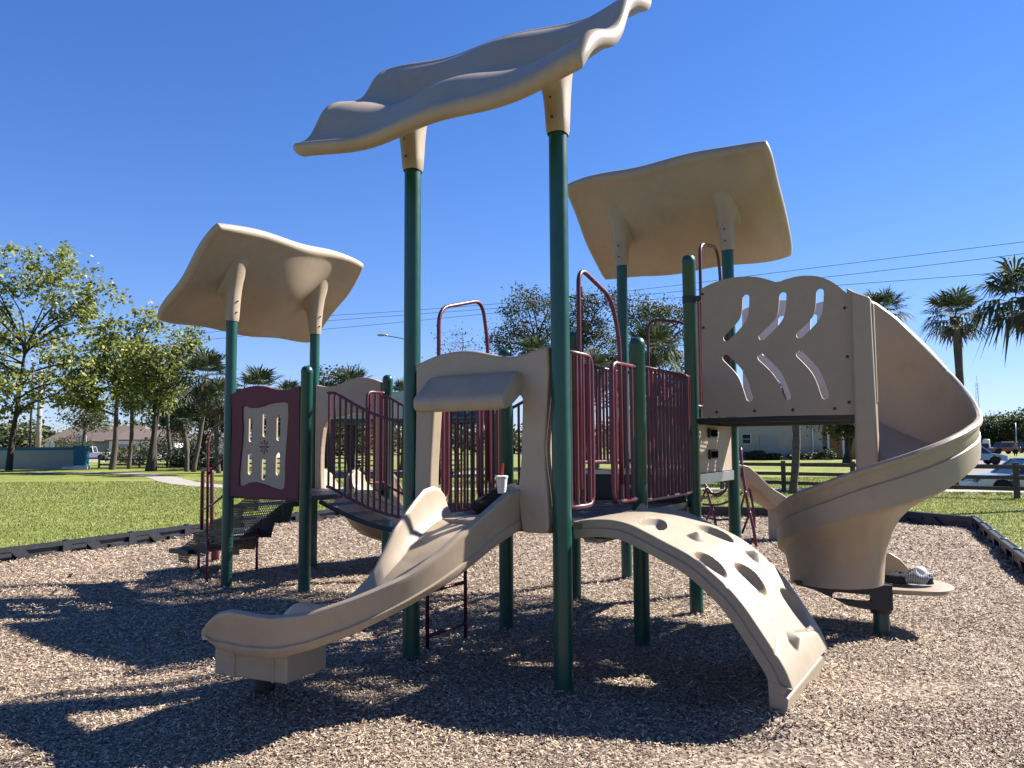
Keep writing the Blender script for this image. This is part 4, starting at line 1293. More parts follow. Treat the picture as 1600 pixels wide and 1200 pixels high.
# --- double slide behind the left tower
KS = [(0, 1.07), (.12, 1.06), (.25, .99), (.45, .76), (.65, .56), (.85, .44), (1.05, .37), (1.3, .34), (1.7, .34), (1.85, .33)]
for j0, w_ in ((-2.74, .56), (-2.29, .56)):
    mb = MB(); rings = []
    for q in range(50):
        s = 1.85 * q / 49
        c = Lp(1, j0) + un * (s + .03)
        zf = lerpk(KS, s); wl = .24 if s < .25 else max(.13, .24 - .10 * (s - .25)) * (1 if s < 1.6 else max(.35, 1 - (s - 1.6) * 2.4))
        if s < .1: wl = .17 + .7 * s
        rings.append(slide_ring(c, vn, w_, zf + wl, zf - .07))
    mb.loft(rings); mb.build('double_slide', M['tan'], S, auto=True)
mb = MB(); c = Lp(1, -2.5) + un * 1.6; mb.lathe(c, [(.05, -.1), (.05, .28)], 14); mb.box(c + Zv * .25, (.6, .3, .08), vn, un, Zv); mb.build('slide_post', M['black'], S)

# --- things left on the structure
cupp = empty('foam_cup', Lp(.02, .02, DK) + Vector((0, 0, 0)), 'white foam cup with a red straw standing on the dark bag on the front deck', 'cup')
cpos = Vector(atY(784, 771, 6.35))
cupp.location = cpos
mb = MB(); mb.lathe(cpos, [(.032, 0.002), (.045, .118), (.048, .121), (.048, .129), (.044, .131), (.041, .115), (.030, .01)], 20); mb.build('cup', M['cup'], cupp, auto=True)
mb = MB(); mb.lathe(cpos + Zv * .124, [(.046, 0), (.050, .002), (.051, .012), (.040, .016), (0, .016)], 20); mb.build('lid', M['cup'], cupp, auto=True)
mb = MB(); mb.tube([cpos + Zv * .10, cpos + Zv * .235 + Vector((.01, .0, 0))], .0085, 8); mb.build('straw', M['straw'], cupp)

def blob(c, rx, ry, rz, seed, amp=.18, n=22, m=14, flat=True):
    r_ = random.Random(seed); ph = [r_.uniform(0, 6.28) for _ in range(8)]
    mb = MB(); vs = []; fs = []
    for i in range(m + 1):
        th = math.pi * i / m
        for k in range(n):
            a = 2 * math.pi * k / n
            d = 1 + amp * (math.sin(3 * a + ph[0] + 2 * th) * .5 + math.sin(5 * a + ph[1]) * .3 * math.sin(th) + math.sin(4 * th + ph[2] + a) * .4)
            z = math.cos(th) * rz * d
            if flat: z = max(z, -rz * .55)
            vs.append((c[0] + math.sin(th) * math.cos(a) * rx * d, c[1] + math.sin(th) * math.sin(a) * ry * d, c[2] + z))
    for i in range(m):
        for k in range(n): fs.append((i * n + k, i * n + (k + 1) % n, (i + 1) * n + (k + 1) % n, (i + 1) * n + k))
    mb.add(vs, fs)
    return mb
bagp = Vector(atY(806, 775, 6.45)); bagp.z = DK
bag = empty('bag', bagp, 'dark cloth bag slumped behind the tan arch panel on the front deck', 'bag')
blob(bagp + Vector((.0, 0, .085)), .25, .17, .135, 3, .12).build('bag_body', M['darkcloth'], bag, smooth=True)
blob(bagp + Vector((-.24, -.03, .045)), .11, .10, .075, 5).build('side_pocket', M['darkcloth'], bag, smooth=True)
mb = MB(); mb.tube(spline([tuple(bagp + Vector(p)) for p in ((-.08, -.08, .16), (-.14, -.13, .12), (-.2, -.12, .06), (-.26, -.06, .012))], 5), .012, 8); mb.build('strap', M['darkcloth'], bag, smooth=True)

# jacket and cap left on the spiral slide's exit
hd, side, pc_ = exd, exs, exc
jp = pc_ + hd * .16 - side * .06 + Zv * .39
jk = empty('sweater', jp, 'crumpled grey and black striped sweater on the spiral slide exit', 'sweater')
blob(jp + Zv * .035 - hd * .09, .13, .085, .06, 11, .25).build('sleeve', M['darkcloth'], jk, smooth=True)
blob(jp + Zv * .05 + hd * .05 - side * .02, .10, .085, .075, 14, .2).build('body', M['stripe'], jk, smooth=True)
blob(jp + Zv * .03 + hd * .13, .055, .06, .045, 17, .25).build('collar', M['darkcloth'], jk, smooth=True)
cp = empty('cap', jp + hd * .07 + Zv * .10, 'small white cap lying on top of the striped sweater', 'cap')
cc_ = jp + hd * .075 + Zv * .088
mb = MB(); mb.lathe(cc_, [(.060, 0), (.062, .015), (.056, .034), (.042, .050), (.022, .060), (.005, .063), (0, .063)], 20, X=(1, 0, .2), Z=(-.2, 0, 1)); mb.build('crown', M['white'], cp, smooth=True)
mb = MB(); o_ = [hd * (.045 + .06 * math.cos(t)) + side * (.055 * math.sin(t)) for t in np.linspace(-1.4, 1.4, 12)]
mb.loft([[cc_ + p - Zv * .002 for p in o_], [cc_ + p + Zv * .006 for p in o_]]); mb.build('brim', M['stripe'], cp)
# small shoes-like dark flask beside it
# --- separate small slide with maroon climber further back
F = empty('toddler_slide', Vector((3.7, 12.8, 0)), 'small separate tan slide with a maroon ladder behind the big spiral slide', 'slide')
fd = Vector((.93, .36, 0)).normalized(); fn = Vector((-fd.y, fd.x, 0))
f0 = Vector((3.42, 12.95, 0))
mb = MB(); rings = []
KF = [(0, 1.12), (.25, 1.08), (.45, .93), (.7, .72), (1.0, .56), (1.3, .47), (1.7, .42), (2.05, .40)]
for q in range(46):
    s = 2.05 * q / 45; zf = lerpk(KF, s)
    rings.append(slide_ring(f0 + fd * s, fn, .52, zf + (.17 if s < 1.7 else .17 - .3 * (s - 1.7)), zf - .07))
mb.loft(rings); mb.build('chute', M['tan'], F, auto=True)
mb = MB()
for s in (1.0,):
    mb.box(f0 + fd * s + Zv * .26, (.12, .34, .56), fd, fn, Zv)
mb.build('pedestal', M['tan'], F, bevel=.02)
def rail(pts, r=.024):
    mb = MB(); mb.tube(spline([tuple(p) for p in pts], 5), r, 10); return mb.build('ladder_rail', M['maroon'], F, smooth=True)
Yq = 12.55
r1 = [atY(1157, 700, Yq + .3), atY(1160, 735, Yq + .2), atY(1168, 785, Yq + .1), atY(1178, 830, Yq), atY(1182, 858, Yq)]
r1b = [atY(1157, 733, Yq + .5), atY(1172, 770, Yq + .5), atY(1178, 806, Yq + .5), atY(1178, 838, Yq + .5)]
r2 = [atY(1096, 738, Yq + .8), atY(1102, 757, Yq + .8), atY(1110, 785, Yq + .7), atY(1117, 812, Yq + .6), atY(1121, 846, Yq + .6)]
rail(r1); rail(r1b, .02); rail(r2)
for (ya, yb, yc, xr) in ((752, 775, 745, 1138), (766, 772, 750, 1142), (788, 789, 778, 1146), (806, 812, 811, 1150)):
    mb = MB(); mb.tube(spline([tuple(atY(1098, ya, Yq + .7)), tuple(atY(1118, yb, Yq + .6)), tuple(atY(1134, (yb * 2 + yc) / 3, Yq + .4)), tuple(atY(xr, yc, Yq + .3)), tuple(atY(1160, yc - 8, Yq + .2))], 6), .018, 8)
    mb.build('rung', M['maroon'], F, smooth=True)
for xa, ya, xb, yb in ((1165, 768, 1155, 802), (1172, 800, 1160, 832), (1180, 838, 1168, 857), (1104, 762, 1096, 782), (1114, 792, 1104, 812)):
    mb = MB(); mb.tube([atY(xa, ya, Yq), atY(xb, yb, Yq + .3)], .018, 8); mb.build('brace', M['maroon'], F, smooth=True)

# ------------------------------------------------------------------ background
def G(x, y): return gz_f(x, y)
def on_ground(px_, Y, ):
    d = ray(px_, 690); X = d.x / d.y * Y
    return Vector((X, Y, gz_f(X, Y)))

# --- trees
def leaf_mesh(name, C, size, m, parent, up=.3):
    n = len(C)
    nrm = rng.normal(0, 1, (n, 3)); nrm[:, 2] = np.abs(nrm[:, 2]) + up; nrm /= np.linalg.norm(nrm, axis=1)[:, None]
    t = rng.normal(0, 1, (n, 3)); t -= nrm * (t * nrm).sum(1)[:, None]; t /= np.linalg.norm(t, axis=1)[:, None]
    b = np.cross(nrm, t)
    s = (size * rng.uniform(.6, 1.35, n))[:, None]
    v = np.stack([C - t * s * .5, C + b * s * .34 + nrm * s * .08, C + t * s * .6, C - b * s * .34 + nrm * s * .08], 1).reshape(-1, 3)
    me = bpy.data.meshes.new(name)
    me.vertices.add(n * 4); me.vertices.foreach_set("co", v.astype(np.float32).ravel())
    me.loops.add(n * 4); me.loops.foreach_set("vertex_index", np.arange(n * 4, dtype=np.int32))
    me.polygons.add(n); me.polygons.foreach_set("loop_start", np.arange(0, n * 4, 4, dtype=np.int32))
    me.update()
    return link(name, me, m, parent)

def tree(name, label, base, ells, rt, ncl, nlf, lsize, lm, bark='bark', csig=.5, split=.45, group=None, lean=None, trunks=1, shell=.55):
    """ells: list of (centre xyz, rx, ry, rz) in metres"""
    root = empty(name, base, label, 'tree', group)
    base = Vector(base)
    tot = sum(e[1] * e[3] for e in ells)
    cl = []
    for (c, rx, ry, rz) in ells:
        k = max(3, int(ncl * rx * rz / tot))
        for _ in range(k):
            d = Vector((random.gauss(0, 1), random.gauss(0, 1), random.gauss(0, 1))).normalized()
            r_ = random.uniform(shell, 1) ** .7
            cl.append(Vector(c) + Vector((d.x * rx, d.y * ry, d.z * rz)) * r_)
    cx = sum((Vector(e[0]) for e in ells), Vector()) / len(ells)
    zmin = min(e[0][2] - e[3] for e in ells)
    mb = MB()
    forks = []
    for q in range(trunks):
        off = Vector((random.uniform(-.25, .25) * (trunks > 1), random.uniform(-.25, .25) * (trunks > 1), 0))
        target = base.lerp(cx, .9); target.x = base.x + (cx.x - base.x) * .35; target.y = base.y + (cx.y - base.y) * .35; target += Vector((random.uniform(-1, 1), random.uniform(-1, 1), 0)) * (1.2 if trunks > 1 else .3)
        hz = max(base.z + 1.2, zmin + .1 * (cx.z - zmin)); f = (hz - base.z) / (cx.z - base.z)
        b0 = base + off - Zv * .3; b1 = base.lerp(target, f * .5) ; b1.z = base.z + (hz - base.z) * .5; b1.x += random.uniform(-.1, .1) * rt * 5
        b2 = base.lerp(target, f); b2.z = hz; b3 = target
        pts = spline([tuple(b0), tuple(base + off * .9 + Zv * .25), tuple(b1), tuple(b2), tuple(b3)], 6)
        rr = rt if trunks == 1 else rt * .72
        rs = [rr * (1.35 if i < 2 else 1 - .72 * (i / len(pts)) ** 1.1) for i in range(len(pts))]
        mb.tube(pts, rs, 12)
        forks += [(Vector(pts[i]), rs[i]) for i in range(int(len(pts) * split), len(pts))]
    # limbs, then twigs to clusters
    limbs = []
    nl = max(5, int(len(cl) * .10))
    for c in random.sample(cl, min(nl, len(cl))):
        s, r0 = min(forks, key=lambda f: (f[0] - c).length * (1 if f[0].z < c.z - .2 else 1.8) + random.uniform(0, .6))
        mid = s.lerp(c, .5) + Vector((random.uniform(-.1, .1), random.uniform(-.1, .1), random.uniform(.0, .15))) * (c - s).length
        pts = spline([tuple(s), tuple(mid), tuple(c)], 5)
        rs = [r0 * .6 * (1 - .85 * i / len(pts)) + .012 for i in range(len(pts))]
        mb.tube(pts, rs, 7, cap=False)
        limbs += [(Vector(p), q) for p, q in zip(pts[2:], rs[2:])]
    for c in cl:
        s, r0 = min(limbs, key=lambda f: (f[0] - c).length)
        if (s - c).length < .05: continue
        mid = s.lerp(c, .5) + Vector((random.uniform(-.12, .12), random.uniform(-.12, .12), random.uniform(-.05, .12))) * (c - s).length
        mb.tube([s, mid, c], [min(r0 * .5, .05), min(r0 * .35, .03), .008], 5, cap=False)
    mb.build('trunk', M[bark], root, smooth=True)
    C = []
    for c in cl:
        k = int(nlf * random.uniform(.5, 1.4))
        C.append(np.array(c) + rng.normal(0, 1, (k, 3)) * np.array([csig, csig, csig * .7]) * rng.uniform(.6, 1.25))
    C = np.concatenate(C)
    leaf_mesh('crown', C, lsize, M[lm], root)
    return root

def E_(px_, py_, rx, ry, Y, depth=None):
    """ellipsoid from photo pixels at distance Y"""
    c = atY(px_, py_, Y); k = Y / F_PX
    return (tuple(c), rx * k, (depth or rx * k), ry * k)

def palm(label, crown, rad, base=None, lean=0, trunk_r=.15, boots=False, seed=0, nf=34, group='cabbage palms', hang=0.25, dead=4):
    r_ = random.Random(seed + 100)
    crown = Vector(crown)
    if base is None: base = Vector((crown.x + lean, crown.y, 0)); base.z = gz_f(base.x, base.y)
    root = empty('palm_tree', base, label, 'palm tree', group)
    mb = MB()
    top = crown - Zv * rad * .12
    n = 16; pts = []; rs = []
    for i in range(n + 1):
        t = i / n
        p = base.lerp(top, t); p.x += math.sin(t * math.pi) * .15 * (1 if seed % 2 else -1)
        pts.append(p - (Zv * .2 if i == 0 else Zv * 0)); rs.append(trunk_r * (1.25 if i == 0 else 1.0 + .05 * math.sin(i * 2.1)) * (1.25 if (boots and t > .35) or t > .88 else 1))
    mb.tube(pts, rs, 12)
    tr = mb.build('trunk', M['palmbark'], root, smooth=True)
    # old leaf bases near the head
    bb = MB()
    h0 = .3 if boots else .82
    for q in range(50 if boots else 22):
        t = r_.uniform(h0, 1); a = r_.uniform(0, 6.283); p = base.lerp(top, t)
        d = Vector((math.cos(a), math.sin(a), 0)); s = p + d * trunk_r * .9; e = s + d * .10 + Zv * .22
        bb.bar(s, e, .07, .03, up=d)
    bb.build('leaf_base', M['boots'], tr)
    gv, gf = [], []; dv, df = [], []
    def frond(az, el, L, V_, F_, droop):
        d = Vector((math.cos(az) * math.cos(el), math.sin(az) * math.cos(el), math.sin(el)))
        sidev = Vector((-math.sin(az), math.cos(az), 0)); upv = sidev.cross(d) * -1
        if upv.z < 0: upv = -upv
        pl = L * r_.uniform(.42, .55)
        hub = top + d * pl + Vector((0, 0, -droop * .10 * L))
        # petiole
        n0 = len(V_); w_ = .012
        V_ += [top + sidev * w_, top - sidev * w_, hub - sidev * w_, hub + sidev * w_]; F_.append((n0, n0 + 1, n0 + 2, n0 + 3))
        nl = 15
        bl = L * .58
        for k in range(nl):
            a = (k / (nl - 1) - .5) * R(215)
            ld = (d * math.cos(a) + sidev * math.sin(a) + upv * (.22 * abs(math.sin(a)))).normalized()
            ll = bl * (1 - .28 * abs(a) / R(107)) * r_.uniform(.88, 1.1)
            p1 = hub + ld * ll * .55; p2 = hub + ld * ll - Zv * (ll * (droop * r_.uniform(.4, 1.1)))
            wv_ = ld.cross(upv).normalized() * (ll * .052)
            n0 = len(V_)
            V_ += [hub, p1 - wv_, p1 + wv_, p2]
            F_ += [(n0, n0 + 1, n0 + 3, n0 + 2)]
    for q in range(nf):
        u_ = (q + .5) / nf
        el = math.asin(1 - u_ * 1.45) if u_ < .96 else -.6
        el += r_.uniform(-.14, .14)
        az = q * 2.39996 + r_.uniform(-.3, .3)
        frond(az, el, rad * r_.uniform(.85, 1.1), gv, gf, hang + (.35 if el < .1 else 0))
    for q in range(dead):
        frond(r_.uniform(0, 6.28), r_.uniform(-1.25, -.9), rad * r_.uniform(.6, .8), dv, df, .5)
    mb = MB(); mb.add(gv, gf); link('crown', mb.mesh('crown', False), M['palm'], root)
    if dead: mb = MB(); mb.add(dv, df); link('dead_frond', mb.mesh('dead_frond', False), M['palmdead'], root)
    return root

def palm_px(label, px_, py_, rpx, Y, base_px=None, **k):
    c = atY(px_, py_, Y); b = None
    if base_px is not None:
        d = ray(base_px, 690); X = d.x / d.y * Y; b = Vector((X, Y, gz_f(X, Y)))
    return palm(label, c, rpx * Y / F_PX, b, **k)

# left group of big leafy trees
tree('shade_tree', 'tall loose-crowned tree at the left edge in front of the teal-capped wall', on_ground(16, 62),
     [E_(20, 560, 120, 85, 62), E_(105, 450, 55, 75, 62), E_(30, 430, 60, 55, 62), E_(150, 500, 45, 70, 62), E_(150, 585, 60, 50, 60), E_(-70, 500, 90, 110, 62), E_(60, 615, 95, 34, 60)], .30, 400, 30, .33, 'leafL', csig=.42, shell=.3)
tree('shade_tree', 'leafy tree with one thick scaly trunk right of the teal pillar', on_ground(177, 62),
     [E_(190, 560, 62, 62, 62), E_(225, 505, 28, 28, 62), E_(150, 600, 50, 36, 62), E_(230, 590, 40, 40, 62), E_(140, 625, 45, 22, 60)], .30, 170, 32, .30, 'leafL', csig=.42, bark='palmbark', shell=.35)
tree('shade_tree', 'tree with several dark forked trunks beside the curved footpath', on_ground(237, 57),
     [E_(255, 575, 58, 48, 57), E_(290, 530, 26, 20, 57), E_(235, 620, 48, 30, 57), E_(210, 560, 30, 30, 57)], .34, 190, 42, .24, 'leafL', trunks=3, csig=.4, shell=.35)
tree('shade_tree', 'dense dark tree filling in behind the leaning palms', on_ground(318, 70),
     [E_(318, 640, 44, 34, 70), E_(270, 650, 30, 26, 70), E_(370, 650, 34, 26, 70)], .3, 170, 70, .22, 'leafD', csig=.6)
tree('shade_tree', 'sparse round-headed tree far behind the wall among the houses', on_ground(128, 100),
     [E_(128, 645, 34, 22, 100), E_(150, 660, 20, 14, 100)], .22, 60, 40, .3, 'leafO', csig=.6)
tree('shade_tree', 'dark evergreen crown rising behind the maroon window panel', on_ground(512, 64),
     [E_(515, 598, 26, 26, 64), E_(440, 655, 60, 34, 66), E_(560, 655, 55, 30, 66)], .3, 170, 70, .22, 'leafD', csig=.6)
tree('shade_tree', 'thin nearly bare tree behind the left maroon hoop', on_ground(715, 66),
     [E_(712, 545, 38, 36, 66), E_(690, 590, 40, 30, 66)], .16, 90, 12, .15, 'leafO', csig=.5, shell=.3)
tree('oak_tree', 'open oak with visible bent branches just left of the tall front post', on_ground(838, 60),
     [E_(835, 490, 55, 44, 60), E_(800, 535, 45, 26, 60), E_(860, 545, 45, 36, 60)], .26, 210, 46, .17, 'leafO', csig=.45, shell=.35)
tree('oak_tree', 'open oak with twisting limbs behind the right maroon hoop', on_ground(905, 62),
     [E_(912, 500, 34, 44, 62), E_(945, 545, 38, 40, 62), E_(965, 470, 20, 20, 62)], .24, 170, 46, .17, 'leafO', csig=.45, shell=.35)
tree('oak_tree', 'dense oak filling the space behind the second roof posts', on_ground(1030, 58),
     [E_(995, 490, 30, 26, 58), E_(1045, 505, 38, 32, 58), E_(1020, 580, 60, 60, 60), E_(940, 600, 60, 40, 62)], .35, 240, 60, .2, 'leafO', csig=.5)
tree('oak_tree', 'dark shade oak in front of the pale building, seen under the crawl tunnel', on_ground(1325, 70),
     [E_(1325, 655, 46, 26, 70), E_(1290, 630, 40, 26, 70), E_(1360, 640, 40, 30, 70)], .42, 150, 60, .26, 'leafD', trunks=2, csig=.6)
for k, (x_, y_, rx, ry, Y, lab) in enumerate([(1555, 672, 34, 22, 180, 'far grey-green oak left of the leaning light pole'), (1600, 668, 36, 26, 175, 'far grey-green oak at the right edge of the photo'), (1500, 676, 40, 20, 185, 'far oak mostly hidden behind the spiral slide')]):
    tree('oak_tree', lab, on_ground(x_, Y), [E_(x_, y_, rx, ry, Y), E_(x_ - 14, y_ + 6, rx * .7, ry * .7, Y)], .5, 110, 46, .5, 'leafO', csig=1.0, group='far oaks behind the parked cars')

PL = [(322, 582, 54, 55, 303, 'leaning palm with a bare pale trunk beside the forked trees', dict(seed=1, nf=42, dead=8)),
      (205, 606, 46, 64, None, 'palm crown showing among the leaves right of the scaly trunk', dict(seed=21, nf=40, dead=6)),
      (262, 598, 44, 66, 270, 'tall palm behind the forked trees', dict(seed=22, nf=40, dead=8)),
      (372, 640, 36, 60, None, 'low palm right behind the left roof post', dict(seed=23, nf=36)),
      (490, 640, 40, 60, None, 'low palm behind the near bridge railing', dict(seed=24, nf=36)),
      (342, 618, 42, 52, 343, 'straight palm just left of the left roof post', dict(seed=2, nf=40, dead=8)),
      (284, 655, 28, 56, 293, 'short palm with orange leaf bases on its trunk', dict(seed=3, boots=True)),
      (402, 603, 48, 50, None, 'palm crown directly above the maroon window panel', dict(seed=4)),
      (452, 612, 30, 54, None, 'small palm between the left roof posts', dict(seed=5)),
      (548, 602, 46, 50, None, 'palm crown behind the tan arch panel of the left tower', dict(seed=6)),
      (628, 612, 32, 52, None, 'palm crown showing just left of the tall left front post', dict(seed=7)),
      (836, 548, 38, 46, None, 'palm top peeking above the arched front panel', dict(seed=8)),
      (930, 572, 40, 46, None, 'palm crown low behind the right maroon hoop', dict(seed=9)),
      (1020, 540, 58, 40, None, 'large palm crown between the second roof posts', dict(seed=10, nf=40)),
      (1236, 580, 58, 27, 1236, 'palm whose textured trunk stands before the wooden fence under the crawl tunnel', dict(seed=11, trunk_r=.13)),
      (1378, 482, 48, 36, None, 'palm top rising behind the crawl tunnel and spiral slide', dict(seed=12)),
      (1492, 488, 60, 32, 1494, 'slender palm standing against the sky right of the spiral slide', dict(seed=13, nf=38, trunk_r=.15, dead=7)),
      (1606, 452, 100, 20, 1650, 'largest palm with hanging fans cut off by the right edge', dict(seed=14, nf=36, hang=.55, dead=6))]
for (x_, y_, r_, Y, bx__, lab, kw) in PL: palm_px(lab, x_, y_, r_, Y, bx__, **kw)

# far wood as one mass
Cf = []
for q in range(150):
    x_ = rng.uniform(-260, 1010); Y = rng.uniform(145, 175)
    top_ = 672 - 18 * math.sin(x_ * .021) * math.sin(x_ * .047 + 1) + rng.uniform(-8, 8)
    c = atY(x_, (top_ + 700) / 2, Y); hh_ = (700 - top_) / 2 * Y / F_PX
    k = 260
    Cf.append(np.array(c) + rng.normal(0, 1, (k, 3)) * np.array([3.2, 3, max(1, hh_ * .55)]))
o = leaf_mesh('far_wood', np.concatenate(Cf), .8, M['leafO'], None); tag(o, 'low far wood along the horizon behind the houses', kind='stuff')

# shrubs
def shrub(label, px_, Y, w_, h_, lm='leafO', n=1500, cat='shrub', group=None, dx=0):
    b = on_ground(px_, Y); root = empty('shrub', b, label, cat, group)
    C = rng.normal(0, 1, (n, 3)); C /= np.linalg.norm(C, axis=1)[:, None]; C *= rng.uniform(.5, 1, n)[:, None] ** .5
    C = C * np.array([w_ / 2, w_ / 2, h_ / 2]) * (1 + .15 * np.sin(C[:, :1] * 5)) + np.array(b) + np.array([0, 0, h_ / 2])
    leaf_mesh('foliage', C, .2, M[lm], root)
    mb = MB()
    for k in range(5):
        a = k * 1.3; mb.tube([b - Zv * .1, b + Vector((math.cos(a) * w_ * .25, math.sin(a) * w_ * .25, h_ * .6))], [.04, .012], 6)
    mb.build('stem', M['bark'], root)
shrub('rounded grey-green shrub in front of the brown roofed house', 112, 112, 6.5, 3.6, n=2600)
shrub('low bright shrub by the white garage', 206, 108, 4.5, 1.9, 'leafL')
shrub('dark low plants around the leaning palm trunks', 300, 60, 3.4, 1.5, 'leafD')
shrub('dark low plant at the foot of the straight palm', 345, 58, 2.6, 1.1, 'leafD')
shrub('wide dark understory shrub behind the leaning palm', 285, 76, 7.5, 3.2, 'leafD', 3200)
shrub('dark understory shrub behind the straight palm', 345, 74, 6.5, 3.4, 'leafD', 2800)
shrub('dark shrub between the scaly trunk and the forked trees', 208, 78, 5.0, 2.0, 'leafO', 2000)
for k, x_ in enumerate((1180, 1205, 1252, 1288)):
    shrub(['dark shrub at the wall under the left window', 'dark shrub under the blocked window', 'dark shrub left of the downspout', 'dark shrub at the building corner by the porch'][k], x_, 83.6, 2.6, [1.0, .7, .8, 1.1][k], 'leafD', 900, group='shrubs along the pale building')

# --- wooden rail fences
def fence(name, label, P, h, rails, pw=.13, rw=.12, cat='fence', ph=.0, rt=.04):
    root = empty(name, P[0], label, cat)
    for p in P:
        mb = MB(); z0 = gz_f(p.x, p.y)
        mb.box(p + Zv * (z0 + h / 2 - .1), (pw, pw, h + .2 - .1 + .1)); mb.build('fence_post', M['wood'], root, bevel=.01)
    for i in range(len(P) - 1):
        for r_ in rails:
            a, b = P[i] + Zv * (gz_f(P[i].x, P[i].y) + r_), P[i + 1] + Zv * (gz_f(P[i + 1].x, P[i + 1].y) + r_ + random.uniform(-.015, .015))
            d = (b - a).normalized(); nn = Vector((-d.y, d.x, 0))
            mb = MB(); mb.bar(a - nn * (pw / 2 + rt / 2 + .002), b - nn * (pw / 2 + rt / 2 + .002) - d * .006, rt, rw); mb.build('rail', M['wood'], root, bevel=.006)
A_, B_ = Vector((9.55, 28.4, 0)), Vector((15.0, 24.0, 0))
fence('wooden_fence', 'weathered three-rail wooden fence behind the spiral slide', [A_.lerp(B_, t) for t in (-1.65, -1.32, -.99, -.66, -.33, 0, .335, .67, 1.0, 1.33, 1.66)], 1.07, (.30, .62, .94), ph=0)
lf = [on_ground(x_, 66) for x_ in (156, 219, 262, 305, 350, 396, 440, 485, 530, 575)]
fence('wooden_fence', 'low two-rail wooden fence beyond the lawn on the left', [Vector((p.x, p.y, 0)) for p in lf], .95, (.34, .72))

# --- teal capped wall
wa, wb = on_ground(-60, 65), on_ground(121, 65)
root = empty('boundary_wall', wa, 'low grey wall with a teal cap and teal end pillar beyond the lawn', 'wall')
mb = MB(); mb.bar(wa + Zv * .78, wb + Zv * .78, .22, 1.56); mb.build('wall', M['wallgrey'], root)
mb = MB(); mb.bar(wa + Zv * 1.65, wb + Zv * 1.65, .30, .24); mb.build('wall_cap', M['teal'], root, bevel=.01)
pp = on_ground(128, 64.9)
mb = MB(); mb.box(pp + Zv * .86, (.92, .7, 1.72)); mb.box(pp + Zv * 1.80, (1.0, .8, .16)); mb.build('pillar', M['teal'], root, bevel=.015)
mb = MB(); q = on_ground(129, 63.9); mb.box(q + Zv * .14, (1.15, .5, .30)); mb.box(q + Vector((-1.1, .1, .12)), (.9, .35, .18)); 
o = mb.build('concrete_footing', M['white'], None, bevel=.03); tag(o, 'white concrete blocks lying at the foot of the teal pillar', 'concrete block')

# --- houses on the left
def box_part(name, c, size, m, parent, bevel=0):
    mb = MB(); mb.box(c, size); return mb.build(name, m, parent, bevel=bevel)
def gable(name, c, L_, D_, z0, z1, over, m, parent, hip=1.5):
    x0, x1_, y0, y1_ = c[0] - L_ / 2 - over, c[0] + L_ / 2 + over, c[1] - D_ / 2 - over, c[1] + D_ / 2 + over
    mb = MB(); t = .18
    vs = [(x0, y0, z0), (x1_, y0, z0), (x1_, y1_, z0), (x0, y1_, z0), (x0 + hip, c[1], z1), (x1_ - hip, c[1], z1)]
    vs2 = [(a, b, z + t) for a, b, z in vs]
    mb.add(vs + vs2, [(6, 7, 11, 10), (8, 9, 10, 11), (9, 6, 10), (7, 8, 11), (0, 1, 7, 6), (1, 2, 8, 7), (2, 3, 9, 8), (3, 0, 6, 9), (0, 3, 2, 1)])
    return mb.build(name, m, parent)
def window(parent, c, w_, h_, normal=-1, panes=2, frame='white'):
    fr_ = MB(); t = .07
    for a, b, sx, sz in ((0, h_ / 2, w_, t), (0, -h_ / 2, w_, t), (-w_ / 2, 0, t, h_), (w_ / 2, 0, t, h_), (0, 0, w_, t * .6)):
        fr_.box((c[0] + a, c[1] - .03, c[2] + b), (sx, .08, sz))
    f = fr_.build('window', M[frame], parent)
    box_part('pane', (c[0], c[1] + .0, c[2]), (w_ - t, .03, h_ - t), M['glass'], f)
h0 = on_ground(150, 124)
HS = empty('house', h0, 'single-storey house with a brown shingle roof behind the teal-capped wall', 'house')
box_part('wall', (h0.x, h0.y + 4, 1.25), (15, 8, 2.6), M['stucco'], HS)
gable('roof', (h0.x, h0.y + 4), 15, 8, 2.5, 5.0, .7, M['roof'], HS, 2.5)
for dx in (-4.8, -1.5): window(HS, (h0.x + dx, h0.y - .02, 1.5), 1.5, 1.1)
gd = box_part('garage_door', (h0.x + 3.6, h0.y - .03, 1.08), (3.2, .06, 2.1), M['glass'], HS)
h1 = on_ground(222, 122)
H2 = empty('house', h1, 'white-walled house with garage doors left of the forked trees', 'house')
box_part('wall', (h1.x, h1.y + 4, 1.35), (10, 8, 2.8), M['white'], H2)
gable('roof', (h1.x, h1.y + 4), 10, 8, 2.7, 4.4, .5, M['roof'], H2, 2)
for dx in (-3.1, -.4): box_part('garage_door', (h1.x + dx, h1.y - .03, 1.1), (2.3, .06, 2.1), M['fargrey'], H2)
window(H2, (h1.x + 3, h1.y - .02, 1.6), 1.4, 1.1)
h1 = on_ground(345, 128)
H3 = empty('house', h1, 'pale house half hidden behind the palm trunks', 'house')
box_part('wall', (h1.x, h1.y + 4, 1.5), (16, 8, 3.1), M['white'], H3)
gable('roof', (h1.x, h1.y + 4), 16, 8, 3.0, 5.0, .6, M['fargrey'], H3, 2)
for dx in (-5, -1, 4): window(H3, (h1.x + dx, h1.y - .02, 1.6), 1.5, 1.2)

